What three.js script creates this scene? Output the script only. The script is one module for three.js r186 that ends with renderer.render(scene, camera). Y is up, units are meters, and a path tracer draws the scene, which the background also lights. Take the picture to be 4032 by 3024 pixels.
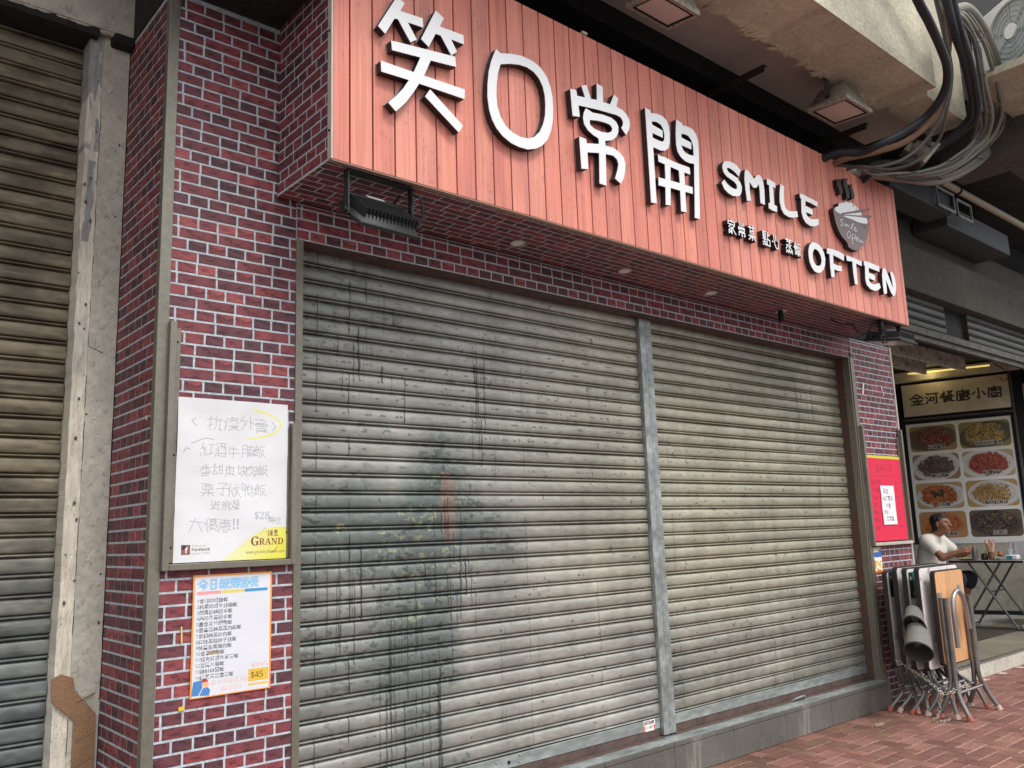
import * as THREE from 'three';
import { mergeGeometries } from 'three/addons/utils/BufferGeometryUtils.js';
import { RoundedBoxGeometry } from 'three/addons/geometries/RoundedBoxGeometry.js';
import { MarchingCubes } from 'three/addons/objects/MarchingCubes.js';

// ---------------------------------------------------------------- camera, sky, sun, exposure
const scene = new THREE.Scene();
const V = (x, y, z) => new THREE.Vector3(x, y, z);
const CAM = V(-0.7533, 1.4547, 3.52), FWD = V(0.6461, 0.1739, -0.7431), UP = V(-0.0881, 0.9842, 0.1537);
const camera = new THREE.PerspectiveCamera(48.438, 4 / 3, 0.05, 400);
camera.position.copy(CAM); camera.up.copy(UP); camera.lookAt(CAM.clone().add(FWD)); camera.updateMatrixWorld(true);
const EXPOSURE = 1.38;
// overcast daylight sky, brighter towards the zenith
function overcastSky() {
  const W = 128, H = 64, d = new Float32Array(W * H * 4);
  for (let y = 0; y < H; y++) for (let x = 0; x < W; x++) {
    const el = ((y + 0.5) / H - 0.5) * Math.PI, s = Math.max(0, Math.sin(el));
    const L = 1.8 * (1 + 1.6 * s) / 2.6, i = (y * W + x) * 4;
    d[i] = L * 0.985; d[i + 1] = L; d[i + 2] = L * 1.03; d[i + 3] = 1;
  }
  const t = new THREE.DataTexture(d, W, H, THREE.RGBAFormat, THREE.FloatType);
  t.mapping = THREE.EquirectangularReflectionMapping; t.magFilter = THREE.LinearFilter; t.needsUpdate = true; return t;
}
scene.background = overcastSky(); scene.environment = scene.background;
const sun = new THREE.DirectionalLight(new THREE.Color(1, 0.955, 0.89), 1.4);
sun.position.set(4.0, 15.2, 10.3); sun.target.position.set(3, 2, 0); sun.castShadow = true; sun.shadow.radius = 30;
sun.shadow.mapSize.set(2048, 2048); Object.assign(sun.shadow.camera, { left: -10, right: 12, top: 10, bottom: -8, near: 0.5, far: 40 });
scene.add(sun, sun.target);

// ---------------------------------------------------------------- helpers
function rng(seed) { let a = seed >>> 0; return () => { a = (a + 0x6d2b79f5) | 0; let t = Math.imul(a ^ (a >>> 15), 1 | a); t = (t + Math.imul(t ^ (t >>> 7), 61 | t)) ^ t; return ((t ^ (t >>> 14)) >>> 0) / 4294967296; }; }
const hash = (x, y, s) => { let h = Math.imul(x, 374761393) + Math.imul(y, 668265263) + Math.imul(s, 1274126177) | 0; h = Math.imul(h ^ (h >>> 13), 1274126177); return ((h ^ (h >>> 16)) >>> 0) / 4294967296; };
function noise(x, y, px, py, s) {            // value noise that repeats every px, py
  const ix = Math.floor(x), iy = Math.floor(y), fx = x - ix, fy = y - iy, u = fx * fx * (3 - 2 * fx), v = fy * fy * (3 - 2 * fy);
  const m = (a, p) => ((a % p) + p) % p, x0 = m(ix, px), x1 = m(ix + 1, px), y0 = m(iy, py), y1 = m(iy + 1, py);
  return (hash(x0, y0, s) * (1 - u) + hash(x1, y0, s) * u) * (1 - v) + (hash(x0, y1, s) * (1 - u) + hash(x1, y1, s) * u) * v;
}
function fbm(u, v, fx, fy, oct, s) { let a = 0.5, t = 0, n = 0; for (let i = 0; i < oct; i++) { t += a * noise(u * fx, v * fy, fx, fy, s + i); n += a; a *= 0.5; fx *= 2; fy *= 2; } return t / n; }
const clamp = (x, a = 0, b = 1) => Math.min(b, Math.max(a, x)), mix = (a, b, t) => a + (b - a) * t, smooth = (a, b, x) => { const t = clamp((x - a) / (b - a)); return t * t * (3 - 2 * t); };
// a texture from a function (u, v) -> [r, g, b] in sRGB 0..255, first row at v = 0
function tex(w, h, fn, srgb = true) {
  const d = new Uint8Array(w * h * 4);
  for (let y = 0; y < h; y++) for (let x = 0; x < w; x++) { const c = fn((x + 0.5) / w, (y + 0.5) / h), i = (y * w + x) * 4; d[i] = clamp(c[0], 0, 255); d[i + 1] = clamp(c[1], 0, 255); d[i + 2] = clamp(c[2], 0, 255); d[i + 3] = 255; }
  const t = new THREE.DataTexture(d, w, h); t.wrapS = t.wrapT = THREE.RepeatWrapping; t.magFilter = THREE.LinearFilter; t.minFilter = THREE.LinearMipmapLinearFilter; t.generateMipmaps = true;
  if (srgb) t.colorSpace = THREE.SRGBColorSpace; t.needsUpdate = true; return t;
}
function canvasTex(w, h, draw) {
  const c = document.createElement('canvas'); c.width = w; c.height = h; draw(c.getContext('2d'), w, h);
  const t = new THREE.CanvasTexture(c); t.colorSpace = THREE.SRGBColorSpace; t.magFilter = THREE.LinearFilter; t.anisotropy = 8; return t;
}
const C8 = (r, g, b) => new THREE.Color().setRGB(r / 255, g / 255, b / 255, THREE.SRGBColorSpace);
const mat = (color, roughness = 0.8, metalness = 0, extra = {}) => new THREE.MeshStandardMaterial({ color, roughness, metalness, ...extra });

const taken = new Map();
function numbered(name) { const n = taken.get(name) ?? 0; taken.set(name, n + 1); return n ? name + '_' + String(n).padStart(3, '0') : name; }
function tag(o, label, category, group) { o.userData = { ...o.userData, label, category }; if (group) o.userData.group = group; return o; }
function thing(name, label, category, group, [x, y, z] = [0, 0, 0]) { const o = new THREE.Group(); o.name = numbered(name); o.position.set(x, y, z); scene.add(o); return tag(o, label, category, group); }
function put(name, geometry, material, parent, [x, y, z] = [0, 0, 0]) {
  const m = new THREE.Mesh(Array.isArray(geometry) ? mergeGeometries(geometry.map((g) => g.index ? g.toNonIndexed() : g)) : geometry, material);
  m.name = parent ? name : numbered(name); m.position.set(x, y, z); m.castShadow = m.receiveShadow = true; (parent ?? scene).add(m); return m;
}
function structure(name, geometry, material, pos) { const m = put(name, geometry, material, null, pos); m.userData.kind = 'structure'; return m; }
// a box given by its extents, with uv in metres
function ext(x0, x1, y0, y1, z0, z1) {
  const g = new THREE.BoxGeometry(x1 - x0, y1 - y0, z1 - z0).toNonIndexed(); g.translate((x0 + x1) / 2, (y0 + y1) / 2, (z0 + z1) / 2); return metreUV(g);
}
function metreUV(g) {
  const p = g.attributes.position, n = g.attributes.normal, uv = new Float32Array(p.count * 2);
  for (let i = 0; i < p.count; i++) { const ax = Math.abs(n.getX(i)), ay = Math.abs(n.getY(i)), az = Math.abs(n.getZ(i)); const a = ax > ay && ax > az ? [p.getZ(i), p.getY(i)] : ay > az ? [p.getX(i), p.getZ(i)] : [p.getX(i), p.getY(i)]; uv[2 * i] = a[0]; uv[2 * i + 1] = a[1]; }
  g.setAttribute('uv', new THREE.BufferAttribute(uv, 2)); return g;
}
function rbox(w, h, d, r = 0.004, seg = 1) { return new RoundedBoxGeometry(w, h, d, seg, r); }
function rext(x0, x1, y0, y1, z0, z1, r = 0.004) { const g = rbox(x1 - x0, y1 - y0, z1 - z0, Math.min(r, (x1 - x0) / 2.1, (y1 - y0) / 2.1, (z1 - z0) / 2.1)); g.translate((x0 + x1) / 2, (y0 + y1) / 2, (z0 + z1) / 2); return metreUV(g.index ? g.toNonIndexed() : g); }
const P3 = (a) => { const o = []; for (let i = 0; i < a.length; i += 3) o.push(V(a[i], a[i + 1], a[i + 2])); return o; };
function tube(points, r, seg = 32, sides = 8, tension = 0.5) { return new THREE.TubeGeometry(new THREE.CatmullRomCurve3(points, false, 'centripetal', tension), seg, r, sides, false); }
function rod(a, b, r, sides = 8) { const d = b.clone().sub(a), g = new THREE.CylinderGeometry(r, r, d.length(), sides); g.applyQuaternion(new THREE.Quaternion().setFromUnitVectors(V(0, 1, 0), d.normalize())); g.translate((a.x + b.x) / 2, (a.y + b.y) / 2, (a.z + b.z) / 2); return g; }
// a tile with a bevelled front: w x h on the ground plane of (x, y), rising to z = d
function tileGeo(w, h, d, bevel, uo = 0, vo = 0) {
  const a = w / 2, b = h / 2, i = bevel, zs = d - bevel, q = [];
  const quad = (p, r, s, t) => q.push(p, r, s, p, s, t);
  const B = [[-a, -b, 0], [a, -b, 0], [a, b, 0], [-a, b, 0]], M = B.map(([x, y]) => [x, y, zs]), F = [[-a + i, -b + i, d], [a - i, -b + i, d], [a - i, b - i, d], [-a + i, b - i, d]];
  for (let k = 0; k < 4; k++) { const n = (k + 1) % 4; quad(B[k], B[n], M[n], M[k]); quad(M[k], M[n], F[n], F[k]); }
  quad(...F);
  const g = new THREE.BufferGeometry(); g.setAttribute('position', new THREE.BufferAttribute(new Float32Array(q.flat()), 3));
  g.setAttribute('uv', new THREE.BufferAttribute(new Float32Array(q.flatMap(([x, y, z]) => [x + uo + z, y + vo + z])), 2)); g.computeVertexNormals(); return g;
}
// pieces of one thing: the 300 that show largest become parts, the rest one joined part of kind "stuff"
const FRUSTUM = new THREE.Matrix4();
camera.updateProjectionMatrix();
FRUSTUM.multiplyMatrices(camera.projectionMatrix, camera.matrixWorldInverse);
class Pieces {
  constructor(parent, name, limit = 300) { Object.assign(this, { parent, name, limit, list: [] }); }
  add(geometry, material, matrix, area) {
    const p = new THREE.Vector3().setFromMatrixPosition(matrix), n = new THREE.Vector3(0, 0, 1).transformDirection(matrix), d = CAM.clone().sub(p), s = p.clone().applyMatrix4(FRUSTUM);
    let size = area * Math.max(0.02, n.dot(d.clone().normalize())) / d.lengthSq();
    if (Math.abs(s.x) > 1.02 || Math.abs(s.y) > 1.02 || d.dot(FWD) > 0) size *= 0.001;
    this.list.push({ geometry, material, matrix, size });
  }
  build() {
    this.list.sort((a, b) => b.size - a.size);
    for (const e of this.list.slice(0, this.limit)) { const m = put(this.name, e.geometry, e.material, this.parent); m.applyMatrix4(e.matrix); }
    const rest = new Map();
    for (const e of this.list.slice(this.limit)) { const g = e.geometry.clone().applyMatrix4(e.matrix); rest.set(e.material, [...(rest.get(e.material) ?? []), g]); }
    if (!rest.size) return;
    const mats = [...rest.keys()], parts = mats.map((k) => mergeGeometries(rest.get(k)));
    const m = put(this.name, mergeGeometries(parts, true), mats, this.parent); m.userData.kind = 'stuff';
  }
}
function basis(u, v, n, p) { return new THREE.Matrix4().makeBasis(u, v, n).setPosition(p); }

// ---------------------------------------------------------------- hand-drawn stroke characters, on a grid of sixteen
const GLYPH = Object.fromEntries(`口 333dddd333
日 414fcfc141 48c8
目 414fcfc141 46c6 4bcb
木 16f6 818f 761e 97fe
人 811f 86ff
火 4358 c3a8 811f 88ff
土 37d7 818e 1fff
十 18f8 818f
大 15f5 811f 86ff
小 818f6d 4619 c6fb
今 8107 81f7 58b8 3bdb8f
白 8144 434fcfc343 49c9
米 17f7 818f 4266 c2a6 781e 98fe
禾 c235 17f7 838f 771e 97fe
石 12f2 721b 484fdfd848
王 22e2 28e8 1fff 828f
手 d145 27e7 1bfb 838f5e
牛 4128 35e5 1afa 818f
不 12f2 821b 828f 96fc
水 818f6d 25751e d497 97ff
心 2819 416c9fdfeb 8297 d5f9
又 23d31f 45ff
子 32d2858f5d 18f8
竹 4118 3474 545f b198 a4f4 d4df
山 818e 272eeee7
寸 15f5 b1bf8d 4869
工 22e2 828e 1efe
田 323eded232 38d8 828e
皮 24e4c6 241f 8189 28d85f 48ff
力 14d4cf9d 711f
門 211f 21616727 2464 a1f1ff a1a7f7 a4f4
食 8108 81f8 68a8 494f7e 49c9cd4d 4bcb 9dff
虫 333adad333 818e 1efd cbfe
羊 4365 c2a5 16f6 2aea 1ded 868f
豆 12f2 353adad535 4b5e cbbe 1fff
酉 11f1 242fefe424 616847 a1a9d9 2beb
魚 5127 53a388 373dddd737 3ada 878d 2d1f 5e6f 9eaf ddff
鳥 8163 434a 43d3d9 46d6 49d9 4cfcfeef 4a4c 4d3f 7d7f acaf
隹 4119 343f 91a4 35f5 38e8 3beb 3fff a5af
頁 01f1 8153 333cdcd333 36d6 39d9 5d2f adef
貝 313cdcd131 34d4 38d8 5c2f acef
衣 8184 14f4 741b 585f8d 77ff c789
月 31371f 31d1dfae 36d6 3bdb
言 8193 14f4 37d7 3ada 3c3fdfdc3c
車 12f2 353bdbd535 38d8 1dfd 818f
走 34d4 8187 17f7 878d 8ada 592f 4dff
糸 8138b8 a43b 3bdb 8b8f 5c3f bcef
金 8107 81f7 46b6 2aea 868f 4b5d cbad 1fff
艹 16f6 515b b1bb
宀 8184 2924e4e9
氵 4183 2678 2f8a
广 8183 23f3 231f
尸 31391f 31d1d737
巾 242d 24d4dcbc 818f
家 8183 2623e3e6 46c6 7639 898f6e 6a2d 8c2f d79a 89ff
常 8184 4154 c1b4 2826e6e8 474adad747 2e2bebeece 898f
菜 12f2 5054 b0b4 c546 4759 8689 c7b9 1bfb 898f 7b1f 9bff
點 2127777121 2474 4149 1979 1c8c 494c 1e1f 3e4f 5e6f 7e8f b1b8 b4f4 999ffff999
蒸 11f1 5053 b0b3 43c386 868c7c 27571b d698 98fc 1dfd 2e1f 5e6f 9eaf deff
飯 4107 4176 3565 262e6c 26666b2b 2868 5c7e 92f2 928f 96e69f a9ff
河 2143 1638 1f4a 52f2 d2dfbf 67a7ab6b67
餐 5147 2464 6417 91e187 92d6 8709 87f8 494f7e 49c9cd4d 4bcb 9dff
廳 8183 23f3 231f 4656 4868 565f 667f 3f7f 85f5 a4a6 86f6f98986 a6a9 d6d9 8bdb 8d9f afdfee dcfd
廚 8183 23f3 231f 45a5 7377 47a7 4aaaad4d4a 4faf c6f6 e4efcf cacb
抗 1464 414f2e 1b69 a1b3 74f4 969c7f 96d6deffed
疫 8183 33f3 331f 0527 0c2a 7557 75d5d8e8 6ada5f 7bff
外 4118 36763f 497a b1bf b6fa
賣 8183 13f3 35d5 2629e9e626 5659 a6a9 3b3ededb3b 3ddd 5e3f bedf
紅 4115 7517 1778 474f 1b0f 6b7e 92f2 c2cd 8dfd
酒 2143 1638 1f4a 61f1 646fefe464 9196 c1c7 6beb
腩 21261f 21616f 2666 2a6a 83f3 b1b6 868f 86f6ff 9aea 9ded b8bf
香 d134 15f5 818a 7519 95fa 4b4fcfcb4b 4dcd
甜 5123 1575 414a 2a2e6e6a2a 85f5 a1aeeee1 a9e9
東 13f3 353bdbd535 38d8 818f 7b1f 9bff
坡 1565 414d 1e7b 84f4e6 848f b1b9 89e98f a9ff
肉 242f 24e4efbf 8138 85d9 8a4e 8ade
栗 12f2 3438d8d434 6168 a1a8 1bfb 888f 7b1f 9bff
炆 2528 7558 411f 487f b1b3 84f4 c58f 95ff
鴨 2128787121 2575 414f b192 939c 93e3e8 95e5 98e8 9bfbfeef 9d9f cdcf
送 2134 17575d 1f5dffff 7193 e1c4 75f5 68f8 a56d b8fd
例 4118 353f 52a2 7259 65a57f 8899 c3cb f1ffdf
湯 2143 1638 1f4a 6167d7d161 64d4 59f9 7a5d 7cecefbf ac6f cc9f
優 4118 353f 62f2 a274 7478d8d474 76d6 5b59f9fb 7c8d acbd dbec 9d6f 9dff
惠 12f2 3438d8d434 36d6 818a 1afa 2c1f 5b6fbfbc 8b9d cbed
精 1767 414f 2334 6354 481d 487d 93f3 a5e5 87f7 c1c7 999f 99e9efde 9bdb 9ded
選 2134 17575d 1f5dffff 61a1a464 c1f1f4c4 66f6 8489 d4d9 69f9 8a6c cafc
套 12f2 8117 82f7 646b 64b4 67a7 69a9 1bfb 6c3fdf cbef
每 4115 34e4 343c 34d4cdbf 18f8 1bfb 7687 7a8b
位 4118 353f a1a3 74f4 8697 d69c 6efe`.split('\n').map((l) => [l[0], l.slice(2)]));
const COMP = { 濃: '>氵豆', 咖: '>口力', 喱: '>口里', 里: '^日土', 雞: '>鳥隹', 秘: '>禾心', 製: '^手衣', 坑: '>土走', 開: '@門工', 胃: '^田月', 話: '>言口', 梅: '>木每', 豬: '>豆日', 南: '^十門', 乳: '>子力', 冬: '^又小', 菇: '^艹貝', 醬: '^手酉', 支: '^十又', 燜: '>火門', 蟲: '^虫虫', 草: '^艹車', 花: '^艹位', 餅: '>食石', 鄉: '>糸月', 扣: '>手口', 燒: '>火走', 膽: '>月言', 獅: '>手巾', 球: '>王水', 懷: '>心衣', 舊: '^艹隹', 芋: '^艹手', 慢: '>心目', 煮: '^土火', 尾: '@尸手', 客: '^宀口', 腐: '^广肉', 豉: '>豆皮', 椒: '>木小', 排: '>手羊', 骨: '^門月', 經: '>糸工', 典: '^田人', 芙: '^艹大', 蓉: '^艹口', 蛋: '^走虫', 全: '^人王', 供: '>人土', 應: '^广心', 奉: '^大手', 熱: '^土火', 飲: '>食人', 凍: '>氵東', 加: '>力口', 麻: '@广木', 辣: '>羊木', 煲: '^白火', 胡: '>石月', 肚: '>月土', 汁: '>氵十', 鱔: '>魚羊', 鹽: '^鳥目', 鮮: '>魚羊', 魷: '>魚火', 酥: '>酉禾', 炸: '>火手', 鯪: '>魚土', 明: '>日月', 興: '^門大', 拉: '>手羊', 閘: '@門田', 瑋: '>王車', 基: '^目土', 因: '^口大', 本: '木', 店: '@广口', 暫: '^車日', 停: '>人石', 業: '^羊木', 營: '^火口' };
function glyphStrokes(ch, x = 0, y = 0, w = 1, h = 1, out = []) {
  const c = COMP[ch];
  if (c) {
    const [k, a, b] = c;
    if (k === '>') { glyphStrokes(a, x, y, w * 0.45, h, out); glyphStrokes(b, x + w * 0.47, y, w * 0.53, h, out); } else if (k === '^') { glyphStrokes(a, x, y, w, h * 0.45, out); glyphStrokes(b, x, y + h * 0.47, w, h * 0.53, out); } else if (k === '@') { glyphStrokes(a, x, y, w, h, out); glyphStrokes(b, x + w * 0.25, y + h * 0.45, w * 0.5, h * 0.5, out); } else glyphStrokes(k, x, y, w, h, out);
    return out;
  }
  const g = GLYPH[ch] || GLYPH.目;
  for (const s of g.split(' ')) { const l = []; for (let i = 0; i + 1 < s.length; i += 2) { const a = parseInt(s[i], 16), b = parseInt(s[i + 1], 16); if (!isNaN(a) && !isNaN(b)) l.push([x + w * (a + 0.5) / 16, y + h * (b + 0.5) / 16]); } if (l.length > 1) out.push(l); }
  return out;
}
// writes a line of characters on a canvas; Latin letters and figures use the font
function write(g, text, x, y, size, opt = {}) {
  const { lw = size * 0.09, color = '#222', font = 'sans-serif', track = 1, jitter = 0, stretch = 1, bold = '' } = opt;
  const R = rng(text.length * 77 + 5); g.strokeStyle = g.fillStyle = color; g.lineWidth = lw; g.lineCap = g.lineJoin = 'round';
  for (const ch of text) {
    if (ch === ' ') { x += size * 0.35; continue; }
    if (ch.charCodeAt(0) < 0x2000) { g.font = `${bold} ${Math.round(size * 0.98)}px ${font}`; g.fillText(ch, x, y + size * 0.86); x += g.measureText(ch).width; continue; }
    const k = () => (R() - 0.5) * jitter * size, w = size * stretch;
    for (const l of glyphStrokes(ch, x + k(), y + k(), w, size)) { g.beginPath(); l.forEach(([a, b], i) => (i ? g.lineTo(a + k(), b + k()) : g.moveTo(a + k(), b + k()))); g.stroke(); }
    x += w * 1.04 * track;
  }
  return x;
}
// ---------------------------------------------------------------- materials
const grain = tex(256, 256, (u, v) => { const n = 150 + 105 * fbm(u, v, 16, 16, 4, 3) - 60 * smooth(0.62, 0.8, fbm(u, v, 24, 24, 3, 9)); return [n, n, n]; });
function clone(t, ru, rv) { const c = t.clone(); c.repeat.set(ru, rv); c.needsUpdate = true; return c; }
const brickMap = tex(512, 512, (u, v) => {       // grey mottling with dark scratches, multiplied by each brick's own colour
  const a = fbm(u, v, 10, 20, 4, 11), b = fbm(u, v, 40, 60, 3, 17), c = smooth(0.6, 0.72, fbm(u, v, 14, 30, 3, 23));
  const n = 206 + 80 * (a - 0.45) + 40 * (b - 0.5) - 52 * c; return [n, n, n];
});
const brickTone = [[164, 78, 84], [142, 71, 79], [124, 68, 77], [110, 66, 76], [184, 91, 92], [151, 74, 82], [102, 62, 71]].map(([r, g, b]) => mat(C8(r, g, b), 0.62, 0, { map: clone(brickMap, 2.2, 2.2), bumpMap: clone(brickMap, 2.2, 2.2), bumpScale: 0.0006 }));
const mortarMap = tex(256, 256, (u, v) => { const n = fbm(u, v, 30, 30, 3, 31); return [152 + 60 * n, 163 + 58 * n, 170 + 58 * n]; });
const mortarM = mat(0xffffff, 0.9, 0, { map: clone(mortarMap, 3, 3) });
const concreteMap = tex(1024, 1024, (u, v) => {
  const a = fbm(u, v, 3, 3, 5, 41), b = fbm(u, v, 60, 60, 3, 47), pit = smooth(0.74, 0.8, fbm(u, v, 90, 90, 2, 53)), st = smooth(0.55, 0.8, fbm(u, v, 8, 2, 4, 57));
  const n = 1 + 0.35 * (a - 0.5) + 0.16 * (b - 0.5) - 0.1 * pit - 0.1 * st; return [198 * n, 193 * n, 180 * n];
});
const concreteBump = tex(512, 512, (u, v) => { const n = 90 + 120 * fbm(u, v, 24, 24, 4, 61) - 70 * smooth(0.68, 0.76, fbm(u, v, 30, 30, 2, 67)); return [n, n, n]; }, false);
const concreteM = mat(0xffffff, 0.93, 0, { map: clone(concreteMap, 0.5, 0.5), bumpMap: clone(concreteBump, 1.2, 1.2), bumpScale: 0.008 });
const paleConcreteM = mat(C8(246, 243, 232), 0.93, 0, { map: clone(concreteMap, 0.7, 0.7), bumpMap: clone(concreteBump, 1.6, 1.6), bumpScale: 0.006 });
const greyConcreteM = mat(C8(120, 118, 118), 0.93, 0, { map: clone(concreteMap, 0.4, 0.4), bumpMap: clone(concreteBump, 1, 1), bumpScale: 0.008 });
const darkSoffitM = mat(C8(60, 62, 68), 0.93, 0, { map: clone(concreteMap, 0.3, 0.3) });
const galvMap0 = tex(512, 512, (u, v) => { const n = 205 + 70 * (fbm(u, v, 4, 4, 5, 76) - 0.5) + 14 * (fbm(u, v, 90, 90, 2, 78) - 0.5); return [n, n, n]; });
const pinkSoffitM = mat(C8(236, 222, 214), 0.9, 0, { map: clone(galvMap0, 0.35, 0.35) });
const blackM = mat(C8(27, 29, 32), 0.8, 0, { map: clone(grain, 1, 1) }), darkBoardM = mat(C8(48, 47, 47), 0.9, 0, { map: clone(grain, 1, 1) });
const trimMap = tex(256, 256, (u, v) => { const n = 218 + 40 * (fbm(u, v, 4, 4, 4, 7) - 0.5) + 26 * (fbm(u, v, 50, 50, 2, 8) - 0.5); return [n, n, n]; });
const bronzeM = mat(C8(148, 143, 130), 0.42, 0.5, { map: clone(trimMap, 1.5, 1.5) });
const paleTrimM = mat(C8(226, 216, 202), 0.5, 0.1, { map: clone(trimMap, 3, 3) });
const galvMap = tex(512, 512, (u, v) => { const a = fbm(u, v, 20, 20, 3, 71), b = fbm(u, v, 3, 8, 3, 73); const n = 150 + 60 * (a - 0.4) + 50 * (b - 0.4); return [n * 0.97, n * 1.01, n]; });
const galvM = mat(0xffffff, 0.5, 0.5, { map: clone(galvMap, 1.5, 1.5) });
const rustMap = tex(512, 512, (u, v) => { const a = fbm(u, v, 6, 24, 4, 81), t = smooth(0.4, 0.66, a); return [mix(76, 92, t), mix(70, 62, t), mix(64, 52, t)]; });
const rustM = mat(0xffffff, 0.85, 0.1, { map: clone(rustMap, 2, 0.7) });
const maroonMap = tex(512, 256, (u, v) => { const a = fbm(u, v, 30, 10, 4, 87); return [70 + 34 * a, 54 + 32 * a, 50 + 30 * a]; });
const maroonM = mat(0xffffff, 0.8, 0, { map: clone(maroonMap, 1, 2) });
const tileMap = tex(512, 512, (u, v) => { const a = fbm(u, v, 4, 4, 4, 91), b = fbm(u, v, 70, 70, 2, 93), dr = smooth(0.6, 0.85, fbm(u, v, 24, 3, 3, 97)); const n = 96 + 26 * (a - 0.5) + 12 * (b - 0.5) + 26 * dr; return [n, n * 0.98, n * 0.93]; });
const plinthM = mat(0xffffff, 0.45, 0, { map: clone(tileMap, 0.8, 0.8) });
const paverMap = tex(512, 512, (u, v) => { const a = fbm(u, v, 4, 4, 4, 101), b = fbm(u, v, 90, 90, 2, 103); const n = 1 + 0.5 * (a - 0.5) + 0.3 * (b - 0.5); return [200 * n, 190 * n, 186 * n]; });
const paverTone = [[166, 122, 110], [156, 112, 102], [172, 129, 117], [161, 119, 108], [151, 108, 98]].map(([r, g, b]) => mat(C8(r, g, b), 0.8, 0, { map: clone(paverMap, 1.1, 1.1), bumpMap: clone(grain, 4, 4), bumpScale: 0.0012 }));
const sandM = mat(C8(246, 222, 200), 0.95, 0, { map: clone(grain, 4, 4) });
const dirtPaverM = paverTone.map((m) => { const c = m.clone(); c.color.multiply(new THREE.Color(0.74, 0.84, 0.74)); return c; });

// ---------------------------------------------------------------- ground
structure('road', ext(-150, 150, -0.35, -0.15, -150, 150), mat(C8(92, 92, 94), 0.9, 0, { map: clone(grain, 1, 1) }));
structure('pavement', ext(-30, 45, -0.14, -0.012, 0.03, 4.6), mat(C8(148, 134, 126), 0.9, 0, { map: clone(paverMap, 0.6, 0.6) }));
{
  const kerb = thing('kerb', 'grey concrete kerb along the street side of the brick pavement', 'kerb');
  for (let x = -30; x < 45; x += 1) put('kerb_stone', rext(x + 0.004, x + 0.996, -0.14, 0.004, 4.6, 4.75, 0.01), greyConcreteM, kerb);
  const paving = thing('brick_paving', 'red brick herringbone paving in front of the shutters', 'paving');
  put('joint_sand', ext(1.2, 12.6, -0.011, -0.004, 0.035, 2.95), sandM, paving);
  const W = 0.1125, L = 0.225, j = 0.0085, R = rng(5), pieces = new Pieces(paving, 'paver'), O = [6.0, 0.69];
  const gh = [0, 1, 2, 3].map((k) => tileGeo(L - j, W - j, 0.006, 0.002, k * 0.37, k * 0.21)), gv = [0, 1, 2, 3].map((k) => tileGeo(W - j, L - j, 0.006, 0.002, k * 0.29, k * 0.33));
  for (let a = -42; a < 62; a++) for (let b = -9; b < 32; b++) {
    const m = (((a - b) % 4) + 4) % 4; if (m !== 0 && m !== 3) continue;
    const h = m === 0, x = O[0] + (a + (h ? 1 : 0.5)) * W, z = O[1] - (b - 12 + (h ? 0.5 : 1)) * W;
    if (z < -0.03 || z > 2.9 || x < 1.3 || x > 12.5 || (x > 6.9 && z < 0.03)) continue;
    const t = R(), dirty = x < 5.9 && z < 0.28 + 0.1 * noise(x * 3, 0, 999, 9, 4) && R() < 0.8;
    const tilt = (R() - 0.5) * 0.008, u = V(1, tilt, 0).normalize(), n = V(-tilt, 1, (R() - 0.5) * 0.008).normalize(), v = n.clone().cross(u);
    pieces.add((h ? gh : gv)[Math.floor(R() * 4)], (dirty ? dirtPaverM : paverTone)[Math.floor(t * 5)], basis(u, v, n, V(x, -0.006 + (R() - 0.5) * 0.0012, z)), W * L);
  }
  pieces.build();
}

// ---------------------------------------------------------------- brick facing
function bricks(pieces, origin, u, v, W, H, seed, { start = 0, shift = 0, dark = 0 } = {}) {
  const course = 0.0508, long = 0.171, short = 0.0855, j = 0.0095, R = rng(seed), n = u.clone().cross(v), cache = bricks.cache ??= new Map();
  for (let i = 0, y = 0; y < H - 0.012; i++, y += course) {
    const h = Math.min(course, H - y) - j, header = (i + start) % 2 === 1, step = header ? short : long;
    let x = -((shift + (header ? 0.02 : 0.06) + (i % 4 > 1 ? 0.5 : 0) * step) % step);
    for (; x < W; x += step) {
      const a = Math.max(0, x + j / 2), b = Math.min(W, x + step - j / 2); if (b - a < 0.012 || h < 0.01) continue;
      const w = Math.round((b - a) * 500) / 500, key = w + '_' + h.toFixed(3) + '_' + Math.floor(R() * 4);
      if (!cache.has(key)) cache.set(key, tileGeo(w, h, 0.0022, 0.001, R() * 3, R() * 3));
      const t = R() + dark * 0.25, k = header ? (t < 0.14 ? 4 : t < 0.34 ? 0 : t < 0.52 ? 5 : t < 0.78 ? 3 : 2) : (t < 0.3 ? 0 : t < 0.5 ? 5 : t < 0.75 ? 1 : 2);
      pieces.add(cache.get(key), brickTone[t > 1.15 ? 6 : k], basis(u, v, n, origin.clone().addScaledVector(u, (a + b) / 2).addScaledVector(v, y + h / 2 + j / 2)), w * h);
    }
  }
}
const X = V(1, 0, 0), Y = V(0, 1, 0), Zp = V(0, 0, 1), nZ = V(0, 0, -1);
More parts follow.
